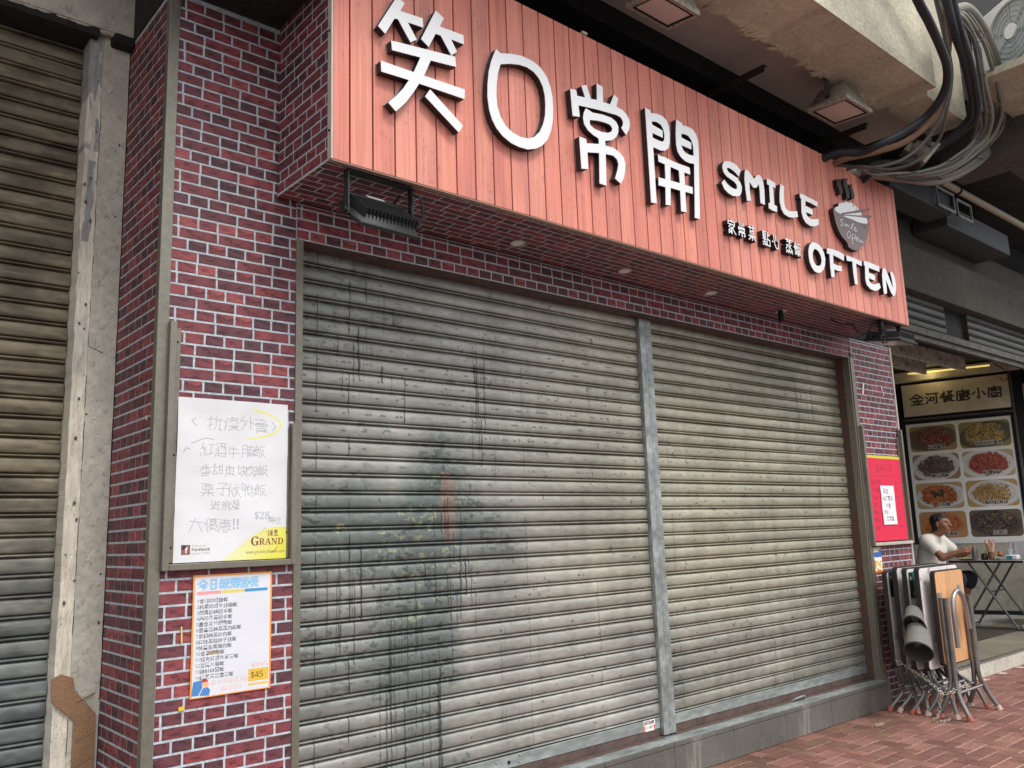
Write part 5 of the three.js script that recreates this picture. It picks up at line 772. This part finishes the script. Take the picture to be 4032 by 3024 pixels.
  // rag of litter on the paving
  const lt = new THREE.IcosahedronGeometry(0.05, 3), lp = lt.attributes.position; for (let i = 0; i < lp.count; i++) { const x = lp.getX(i), z = lp.getZ(i); lp.setXYZ(i, x * (0.9 + 0.8 * noise(x * 40 + 9, z * 40 + 9, 99, 99, 3)), Math.abs(lp.getY(i)) * 0.12 * (0.4 + noise(x * 60 + 9, z * 60 + 9, 99, 99, 4)), z * 0.6); } lt.computeVertexNormals(); tag(put('crumpled_paper', lt, mat(C8(190, 176, 146), 0.9), null, [5.53, 0.002, 0.252]), 'scrap of pale crumpled paper lying by the plinth end', 'litter');
}
// ---------------------------------------------------------------- people at the restaurant table
function blend(bones, cell, k = 0.03) {     // tapered capsules joined by a smooth minimum, meshed
  const lo = V(9e9, 9e9, 9e9), hi = V(-9e9, -9e9, -9e9);
  for (const [a, ra, b, rb] of bones) for (const [p, r] of [[a, ra], [b, rb]]) { lo.min(V(p[0] - r, p[1] - r, p[2] - r)); hi.max(V(p[0] + r, p[1] + r, p[2] + r)); }
  const c = lo.clone().add(hi).multiplyScalar(0.5), L = Math.max(hi.x - lo.x, hi.y - lo.y, hi.z - lo.z) / 2 + cell * 4, n = Math.ceil(2 * L / cell);
  const mc = new MarchingCubes(n, new THREE.MeshBasicMaterial(), false, false, 90000); mc.isolation = 0; const h = n / 2, pre = bones.map(([a, ra, b, rb]) => { const d = [b[0] - a[0], b[1] - a[1], b[2] - a[2]]; return [a, ra, d, rb, d[0] * d[0] + d[1] * d[1] + d[2] * d[2] || 1e-9]; });
  for (let z = 0, i = 0; z < n; z++) for (let y = 0; y < n; y++) for (let x = 0; x < n; x++, i++) {
    const px = c.x + (x - h) / h * L, py = c.y + (y - h) / h * L, pz = c.z + (z - h) / h * L; let D = 9;
    for (const [a, ra, d, rb, l] of pre) { const t = clamp(((px - a[0]) * d[0] + (py - a[1]) * d[1] + (pz - a[2]) * d[2]) / l), q = Math.hypot(px - a[0] - d[0] * t, py - a[1] - d[1] * t, pz - a[2] - d[2] * t) - mix(ra, rb, t); if (q > D + k) continue; const e = clamp(0.5 + 0.5 * (D - q) / k); D = mix(D, q, e) - k * e * (1 - e); }
    mc.field[i] = -D;
  }
  mc.update(); const N = mc.count, g = new THREE.BufferGeometry(), P = new Float32Array(N * 3), Q = new Float32Array(mc.normalArray.slice(0, N * 3));
  for (let i = 0; i < N; i++) { P[3 * i] = c.x + mc.positionArray[3 * i] * L; P[3 * i + 1] = c.y + mc.positionArray[3 * i + 1] * L; P[3 * i + 2] = c.z + mc.positionArray[3 * i + 2] * L; }
  g.setAttribute('position', new THREE.BufferAttribute(P, 3)); g.setAttribute('normal', new THREE.BufferAttribute(Q, 3)); g.setAttribute('uv', new THREE.BufferAttribute(new Float32Array(N * 2), 2)); return g;
}
// one bent hand round something: palm, four unequal fingers, thumb; local +x along the forearm, fingers curl toward +y
function hand(at, f, s, curl) {   // f(x, y, z) maps local to world
  const o = [], P = (x, y, z) => f(x, y, z); o.push([P(0, 0, 0), 0.027, P(0.05, 0, 0.014), 0.02], [P(0, 0, 0), 0.026, P(0.05, 0, -0.016), 0.018]);
  [[0.024, 0.038, 0.009], [0.009, 0.043, 0.0095], [-0.007, 0.04, 0.009], [-0.022, 0.031, 0.008]].forEach(([z, l, r]) => { const a = [0.065, 0.0, z * 1.1], b = [0.065 + l * Math.cos(curl * 0.6), l * Math.sin(curl * 0.6), z * 1.2], c = [b[0] + l * 0.7 * Math.cos(curl * 1.6), b[1] + l * 0.7 * Math.sin(curl * 1.6), z * 1.2]; o.push([P(...a), r, P(...b), r * 0.95], [P(...b), r * 0.95, P(...c), r * 0.8]); });
  o.push([P(0.012, 0.008, 0.026), 0.012, P(0.045, 0.03, 0.04), 0.0105], [P(0.045, 0.03, 0.04), 0.0105, P(0.07, 0.045, 0.03), 0.009]); return o;
}
function seated({ name = 'person', label, cx, hip, chest, neck, head, knee, foot, elbow, wrist, dir, hair, skin, shirt, trousers, shoe, face }) {
  const p = thing(name, label, 'person', null, [0, 0, 0]), at = (s, [y, z], w = 0) => [cx + s * w, y, z];
  const skinM = mat(skin, 0.6), hx = cx;
  const S = [];                                            // skin: head, neck, arms, shins as one surface
  const [hy, hz] = head, d = dir, R = 0.094;
  S.push([at(0, neck), 0.06, [hx, hy - 0.06, hz - d * 0.02], 0.055]);
  const arms = []; for (const s of [-1, 1]) { const sh = at(s, [neck[0] - 0.055, neck[1] - d * 0.02], 0.205), el = at(s, elbow, 0.27), wr = at(s, wrist, s < 0 ? 0.2 : 0.12); arms.push([sh, el, wr]); S.push([sh, 0.055, el, 0.043], [el, 0.044, wr, 0.028]); }
  for (const s of [-1, 1]) S.push([at(s, knee, 0.16), 0.06, at(s, [foot[0] + 0.08, foot[1]], 0.15), 0.04]);
  const body = blend(S, 0.014, 0.03);
  const H = [[[hx, hy + 0.03, hz - d * 0.012], R, [hx, hy + 0.02, hz + d * 0.012], R * 0.93], [[hx, hy - 0.03, hz + d * 0.035], 0.068, [hx, hy - 0.085, hz + d * 0.05], 0.042], [[hx, hy - 0.06, hz], 0.07, [hx, hy - 0.1, hz - d * 0.03], 0.058],
    [[hx, hy + 0.025, hz + d * 0.098], 0.012, [hx, hy - 0.022, hz + d * 0.116], 0.0155], [[hx - 0.04, hy + 0.034, hz + d * 0.082], 0.014, [hx + 0.04, hy + 0.034, hz + d * 0.082], 0.014], [[hx - 0.02, hy - 0.056, hz + d * 0.09], 0.0105, [hx + 0.02, hy - 0.056, hz + d * 0.09], 0.0105], [[hx - 0.018, hy - 0.07, hz + d * 0.086], 0.01, [hx + 0.018, hy - 0.07, hz + d * 0.086], 0.01], [[hx, hy - 0.1, hz + d * 0.078], 0.02, [hx, hy - 0.1, hz + d * 0.07], 0.02]];
  for (const s of [-1, 1]) H.push([[hx + s * 0.088, hy + 0.02, hz - d * 0.012], 0.013, [hx + s * 0.09, hy - 0.025, hz - d * 0.004], 0.01], [[hx + s * 0.05, hy - 0.02, hz + d * 0.06], 0.03, [hx + s * 0.045, hy - 0.035, hz + d * 0.055], 0.03]);
  const headG = blend(H, 0.0045, 0.016), hands = arms.map(([, el, wr], i) => { const u = V(wr[0] - el[0], wr[1] - el[1], wr[2] - el[2]).normalize(), v = V(i ? -1 : 1, 0.1, 0), n = u.clone().cross(v).normalize(); v.copy(n).cross(u).normalize(); return blend(hand(wr, (x, y, z) => [wr[0] + u.x * x + v.x * y + n.x * z, wr[1] + u.y * x + v.y * y + n.y * z, wr[2] + u.z * x + v.z * y + n.z * z], 1, 0.7), 0.004, 0.008); });
  put('body', mergeGeometries([body, headG, ...hands]), skinM, p);
  const T = [[at(0, [hip[0] + 0.06, hip[1]]), 0.16, at(0, [mix(hip[0], chest[0], 0.5), mix(hip[1], chest[1], 0.5) + d * 0.02]), 0.155], [at(0, [mix(hip[0], chest[0], 0.45), mix(hip[1], chest[1], 0.45) + d * 0.045]), 0.14, at(0, chest), 0.15]];
  for (const s of [-1, 1]) { T.push([at(s, [hip[0] + 0.03, hip[1]], 0.08), 0.125, at(s, chest, 0.085), 0.128], [at(s, chest, 0.08), 0.12, at(s, [neck[0] - 0.06, neck[1] - d * 0.03], 0.12), 0.085], [at(0, [neck[0] - 0.03, neck[1] - d * 0.01]), 0.07, at(s, [neck[0] - 0.06, neck[1] - d * 0.02], 0.19), 0.07]); const [sh, el] = arms[s < 0 ? 0 : 1]; T.push([sh, 0.078, [mix(sh[0], el[0], 0.55), mix(sh[1], el[1], 0.55), mix(sh[2], el[2], 0.55)], 0.07]); }
  put('shirt', blend(T, 0.013, 0.045), mat(shirt, 0.9), p);
  const B = []; for (const s of [-1, 1]) B.push([at(s, hip, 0.1), 0.125, at(s, knee, 0.16), 0.086], ...(trousers.long ? [[at(s, knee, 0.16), 0.084, at(s, [foot[0] + 0.09, foot[1]], 0.15), 0.062]] : [[at(s, knee, 0.16), 0.086, at(s, [knee[0] - 0.06, knee[1] - d * 0.01], 0.16), 0.08]]));
  put(trousers.long ? 'trousers' : 'shorts', blend(B, 0.014, 0.03), mat(trousers.color, 0.9), p);
  for (const s of [-1, 1]) put('shoe', blend([[at(s, [foot[0] + 0.035, foot[1] - d * 0.03], 0.15), 0.042, at(s, [foot[0] + 0.03, foot[1] + d * 0.14], 0.16), 0.032], [at(s, [foot[0] + 0.07, foot[1] - d * 0.02], 0.15), 0.036, at(s, [foot[0] + 0.03, foot[1] + d * 0.06], 0.155), 0.04]], 0.01, 0.02), mat(shoe, 0.7), p);
  const hr = [[[hx, hy + 0.05, hz - d * 0.024], R * 1.0, [hx, hy + 0.068, hz + d * 0.012], R * 0.76], [[hx, hy + 0.03, hz - d * 0.034], R * 0.99, [hx, hy - 0.045, hz - d * 0.04], R * 0.76]]; for (const s of [-1, 1]) hr.push([[hx + s * 0.074, hy + 0.06, hz + d * 0.01], 0.022, [hx + s * 0.08, hy + 0.025, hz - d * 0.02], 0.014]);
  put('hair', blend(hr, 0.006, 0.02), mat(hair, 0.7), p);
  for (const s of [-1, 1]) { put('eye', new THREE.SphereGeometry(0.009, 10, 8).translate(hx + s * 0.032, hy + 0.014, hz + d * 0.088), mat(C8(30, 24, 22), 0.3), p); put('eyebrow', new THREE.CapsuleGeometry(0.004, 0.03, 3, 6).rotateZ(Math.PI / 2).translate(hx + s * 0.036, hy + 0.036, hz + d * 0.094), mat(C8(34, 28, 26), 0.8), p); }
  return p;
}
seated({ label: 'man in white t-shirt and dark shorts seated at the restaurant table, holding a steel cup', cx: 10.56, hip: [0.7, -1.52], chest: [1.06, -1.42], neck: [1.255, -1.375], head: [1.405, -1.275], knee: [0.73, -1.07], foot: [0.145, -1.24], elbow: [1.0, -1.19], wrist: [1.065, -0.985], dir: 1, hair: C8(34, 32, 32), skin: C8(142, 98, 76), shirt: C8(214, 210, 200), trousers: { color: C8(38, 38, 44) }, shoe: C8(190, 186, 180) });
seated({ label: 'person in blue jeans and white shoes seated across the restaurant table at the right edge', cx: 10.8, hip: [0.68, 0.2], chest: [1.08, 0.16], neck: [1.28, 0.12], head: [1.43, 0.04], knee: [0.68, -0.28], foot: [0.145, -0.34], elbow: [1.0, 0.0], wrist: [1.06, -0.22], dir: -1, hair: C8(30, 28, 28), skin: C8(170, 126, 100), shirt: C8(60, 66, 80), trousers: { color: C8(52, 64, 98), long: true }, shoe: C8(220, 218, 214) });
{
  const T = thing('restaurant_table', 'folding table with crossed metal legs between the two diners', 'table'), top = 0.955;
  put('table_top', rext(10.45, 11.05, top - 0.026, top, -1.18, -0.34, 0.008), mat(C8(140, 136, 132), 0.5), T); put('edge_band', [rext(10.444, 10.4495, top - 0.028, top - 0.002, -1.18, -0.34, 0.001), rext(10.45, 11.05, top - 0.028, top - 0.002, -1.1865, -1.181, 0.001)], blackM, T);
  const lm = mat(C8(104, 104, 106), 0.4, 0.6);
  for (const x of [10.52, 10.98]) { put('leg', rod(V(x, top - 0.03, -0.98), V(x, 0.15, -0.5), 0.013, 10), lm, T); put('leg', rod(V(x + 0.03, top - 0.03, -0.63), V(x + 0.03, 0.15, -1.14), 0.013, 10), lm, T); put('foot_rail', rod(V(x, 0.155, -0.62), V(x, 0.155, -0.4), 0.014, 8), lm, T); }
  put('crossbar', [rod(V(10.52, 0.58, -0.78), V(10.98, 0.58, -0.78), 0.009, 8), rod(V(10.52, 0.17, -0.51), V(10.98, 0.17, -0.51), 0.009, 8), rod(V(10.55, 0.17, -1.13), V(11.01, 0.17, -1.13), 0.009, 8)], lm, T);
  const T2 = thing('restaurant_table', 'second table edge just entering the frame at the far right', 'table'); put('table_top', rext(11.2, 11.9, 0.915, 0.94, -0.62, 0.4, 0.008), mat(C8(170, 130, 90), 0.5), T2); for (const [x, z] of [[11.25, -0.55], [11.85, -0.55], [11.25, 0.35], [11.85, 0.35]]) put('leg', rod(V(x, 0.138, z), V(x, 0.915, z), 0.014, 8), lm, T2);
  const on = (name, label, cat, x, z) => thing(name, label, cat, 'things on the restaurant table', [x, top, z]);
  let o = on('plate', 'cream plate in front of the man in the white t-shirt', 'plate', 10.62, -1.03); const pl = new THREE.LatheGeometry([[0, 0.004], [0.07, 0.004], [0.105, 0.02], [0.11, 0.022], [0.104, 0.024], [0.07, 0.009], [0, 0.009]].map((p) => new THREE.Vector2(...p)), 32); put('plate', pl, mat(C8(226, 216, 170), 0.35), o); put('food', blend([[[0, 0.012, 0], 0.02, [0.04, 0.012, 0.02], 0.018], [[-0.03, 0.012, -0.02], 0.02, [0.01, 0.014, 0.03], 0.018]], 0.005, 0.02), mat(C8(214, 190, 120), 0.7), o);
  o = on('steel_cup', 'tall steel cup in the hand of the man in white', 'cup', 10.5, -0.89); put('cup', new THREE.LatheGeometry([[0, 0.002], [0.034, 0.002], [0.038, 0.13], [0.0355, 0.13], [0.032, 0.006], [0, 0.006]].map((p) => new THREE.Vector2(...p)), 28), mat(C8(150, 150, 150), 0.3, 0.9), o);
  o = on('sauce_jar', 'dark sauce jar between the steel cup and the straw holder', 'jar', 10.6, -0.815); put('jar', new THREE.LatheGeometry([[0, 0], [0.036, 0.002], [0.042, 0.02], [0.04, 0.06], [0.03, 0.072], [0.03, 0.08], [0, 0.08]].map((p) => new THREE.Vector2(...p)), 24), mat(C8(56, 38, 34), 0.15), o); put('spoon', rod(V(0, 0.06, 0), V(0.02, 0.16, 0.05), 0.004, 6), galvM, o);
  o = on('straw_holder', 'tall brown holder fanned with wrapped chopsticks on the restaurant table', 'holder', 10.6, -0.735); put('cup', new THREE.CylinderGeometry(0.038, 0.03, 0.1, 18).translate(0, 0.05, 0), mat(C8(128, 92, 70), 0.5), o); for (let i = 0; i < 12; i++) { const a = i * 0.524; put('paper_sleeve', rod(V(Math.cos(a) * 0.02, 0.06, Math.sin(a) * 0.02), V(Math.cos(a) * 0.05, 0.2 + 0.02 * (i % 3), Math.sin(a) * 0.05), 0.009, 6), mat([C8(206, 164, 140), C8(222, 186, 160), C8(190, 140, 118)][i % 3], 0.7), o); }
  o = on('orange_bottle', 'small bottle with orange cap on the restaurant table', 'bottle', 10.72, -0.68); put('bottle', new THREE.CylinderGeometry(0.026, 0.03, 0.06, 18).translate(0, 0.03, 0), mat(C8(90, 60, 50), 0.3), o); put('cap', new THREE.CylinderGeometry(0.02, 0.026, 0.035, 18).translate(0, 0.078, 0), mat(C8(226, 106, 44), 0.4), o);
  o = on('bowl', 'shallow white bowl in front of the orange capped bottle', 'bowl', 10.58, -0.63); put('bowl', new THREE.LatheGeometry([[0, 0.003], [0.03, 0.003], [0.06, 0.032], [0.064, 0.034], [0.058, 0.034], [0.03, 0.009], [0, 0.008]].map((p) => new THREE.Vector2(...p)), 28), mat(C8(222, 222, 220), 0.3), o);
  o = on('tissue_pack', 'white and teal tissue pack with a tissue pulled up', 'tissue pack', 10.64, -0.51); put('pack', rbox(0.11, 0.06, 0.14, 0.02, 3).translate(0, 0.03, 0), mat(C8(228, 230, 232), 0.4), o); put('band', rbox(0.113, 0.045, 0.07, 0.008, 2).translate(0, 0.03, -0.02), mat(C8(76, 140, 152), 0.4), o); const tis = new THREE.ConeGeometry(0.045, 0.07, 9, 4, true); const tpA = tis.attributes.position; for (let i = 0; i < tpA.count; i++) tpA.setX(i, tpA.getX(i) + 0.015 * Math.sin(i * 2.3)); tis.rotateX(Math.PI); tis.translate(0, 0.09, -0.03); tis.computeVertexNormals(); put('tissue', tis, mat(C8(214, 226, 232), 0.9, 0, { side: THREE.DoubleSide }), o);
  const mt = canvasTex(128, 160, (g, w, h) => { g.fillStyle = '#b9b7b9'; g.fillRect(0, 0, w, h); g.fillStyle = '#5c5a62'; for (let i = 0; i < 12; i++) g.fillRect(20, 16 + i * 10, 18, 6); g.fillStyle = '#9a98a0'; for (let i = 0; i < 14; i++) g.fillRect(54, 16 + i * 9, 50 - (i % 3) * 10, 3); });
  o = on('menu_card', 'upright grey menu card at the right end of the restaurant table', 'menu card', 10.72, -0.47); o.rotation.y = -1.35; put('card', rbox(0.17, 0.22, 0.006, 0.002).translate(0, 0.11, 0), mat(C8(184, 182, 184), 0.5), o); put('print', new THREE.PlaneGeometry(0.165, 0.215).translate(0, 0.11, 0.0042), mat(0xffffff, 0.5, 0, { map: mt }), o);
  // chair of the man in white, its striped woven back showing beside the pillar
  const c = thing('woven_chair', 'chair with brown and cream striped woven back behind the man in white', 'chair', null, [10.56, 0.138, -1.56]); const cm = mat(C8(96, 84, 74), 0.6);
  put('seat', rbox(0.44, 0.03, 0.44, 0.012, 2).translate(0, 0.43, 0.02), cm, c); for (const [x, z] of [[-0.2, -0.2], [0.2, -0.2], [-0.2, 0.22], [0.2, 0.22]]) put('leg', rod(V(x, 0, z), V(x * 0.95, z < 0 ? 0.86 : 0.42, z < 0 ? z - 0.05 : z), 0.014, 10), cm, c);
  for (let i = 0; i < 11; i++) put('slat', rbox(0.4, 0.026, 0.02, 0.008, 2).rotateZ(0.12).translate(0, 0.5 + i * 0.034, -0.23), mat(i % 2 ? C8(196, 180, 156) : C8(92, 70, 54), 0.7), c);
  const st = thing('stool', 'stool under the diner in blue jeans', 'stool', null, [10.8, 0.138, 0.2]); put('seat', new THREE.CylinderGeometry(0.17, 0.17, 0.04, 28).translate(0, 0.43, 0), mat(C8(120, 50, 44), 0.5), st); for (const a of [0.8, 2.4, 3.9, 5.5]) put('leg', rod(V(Math.cos(a) * 0.16, 0, Math.sin(a) * 0.16), V(Math.cos(a) * 0.11, 0.41, Math.sin(a) * 0.11), 0.012, 8), galvM, st);
}
const renderer = new THREE.WebGLRenderer({ antialias: true });
renderer.toneMapping = THREE.LinearToneMapping; renderer.toneMappingExposure = EXPOSURE;
renderer.shadowMap.enabled = true; renderer.shadowMap.type = THREE.PCFSoftShadowMap;
renderer.render(scene, camera);
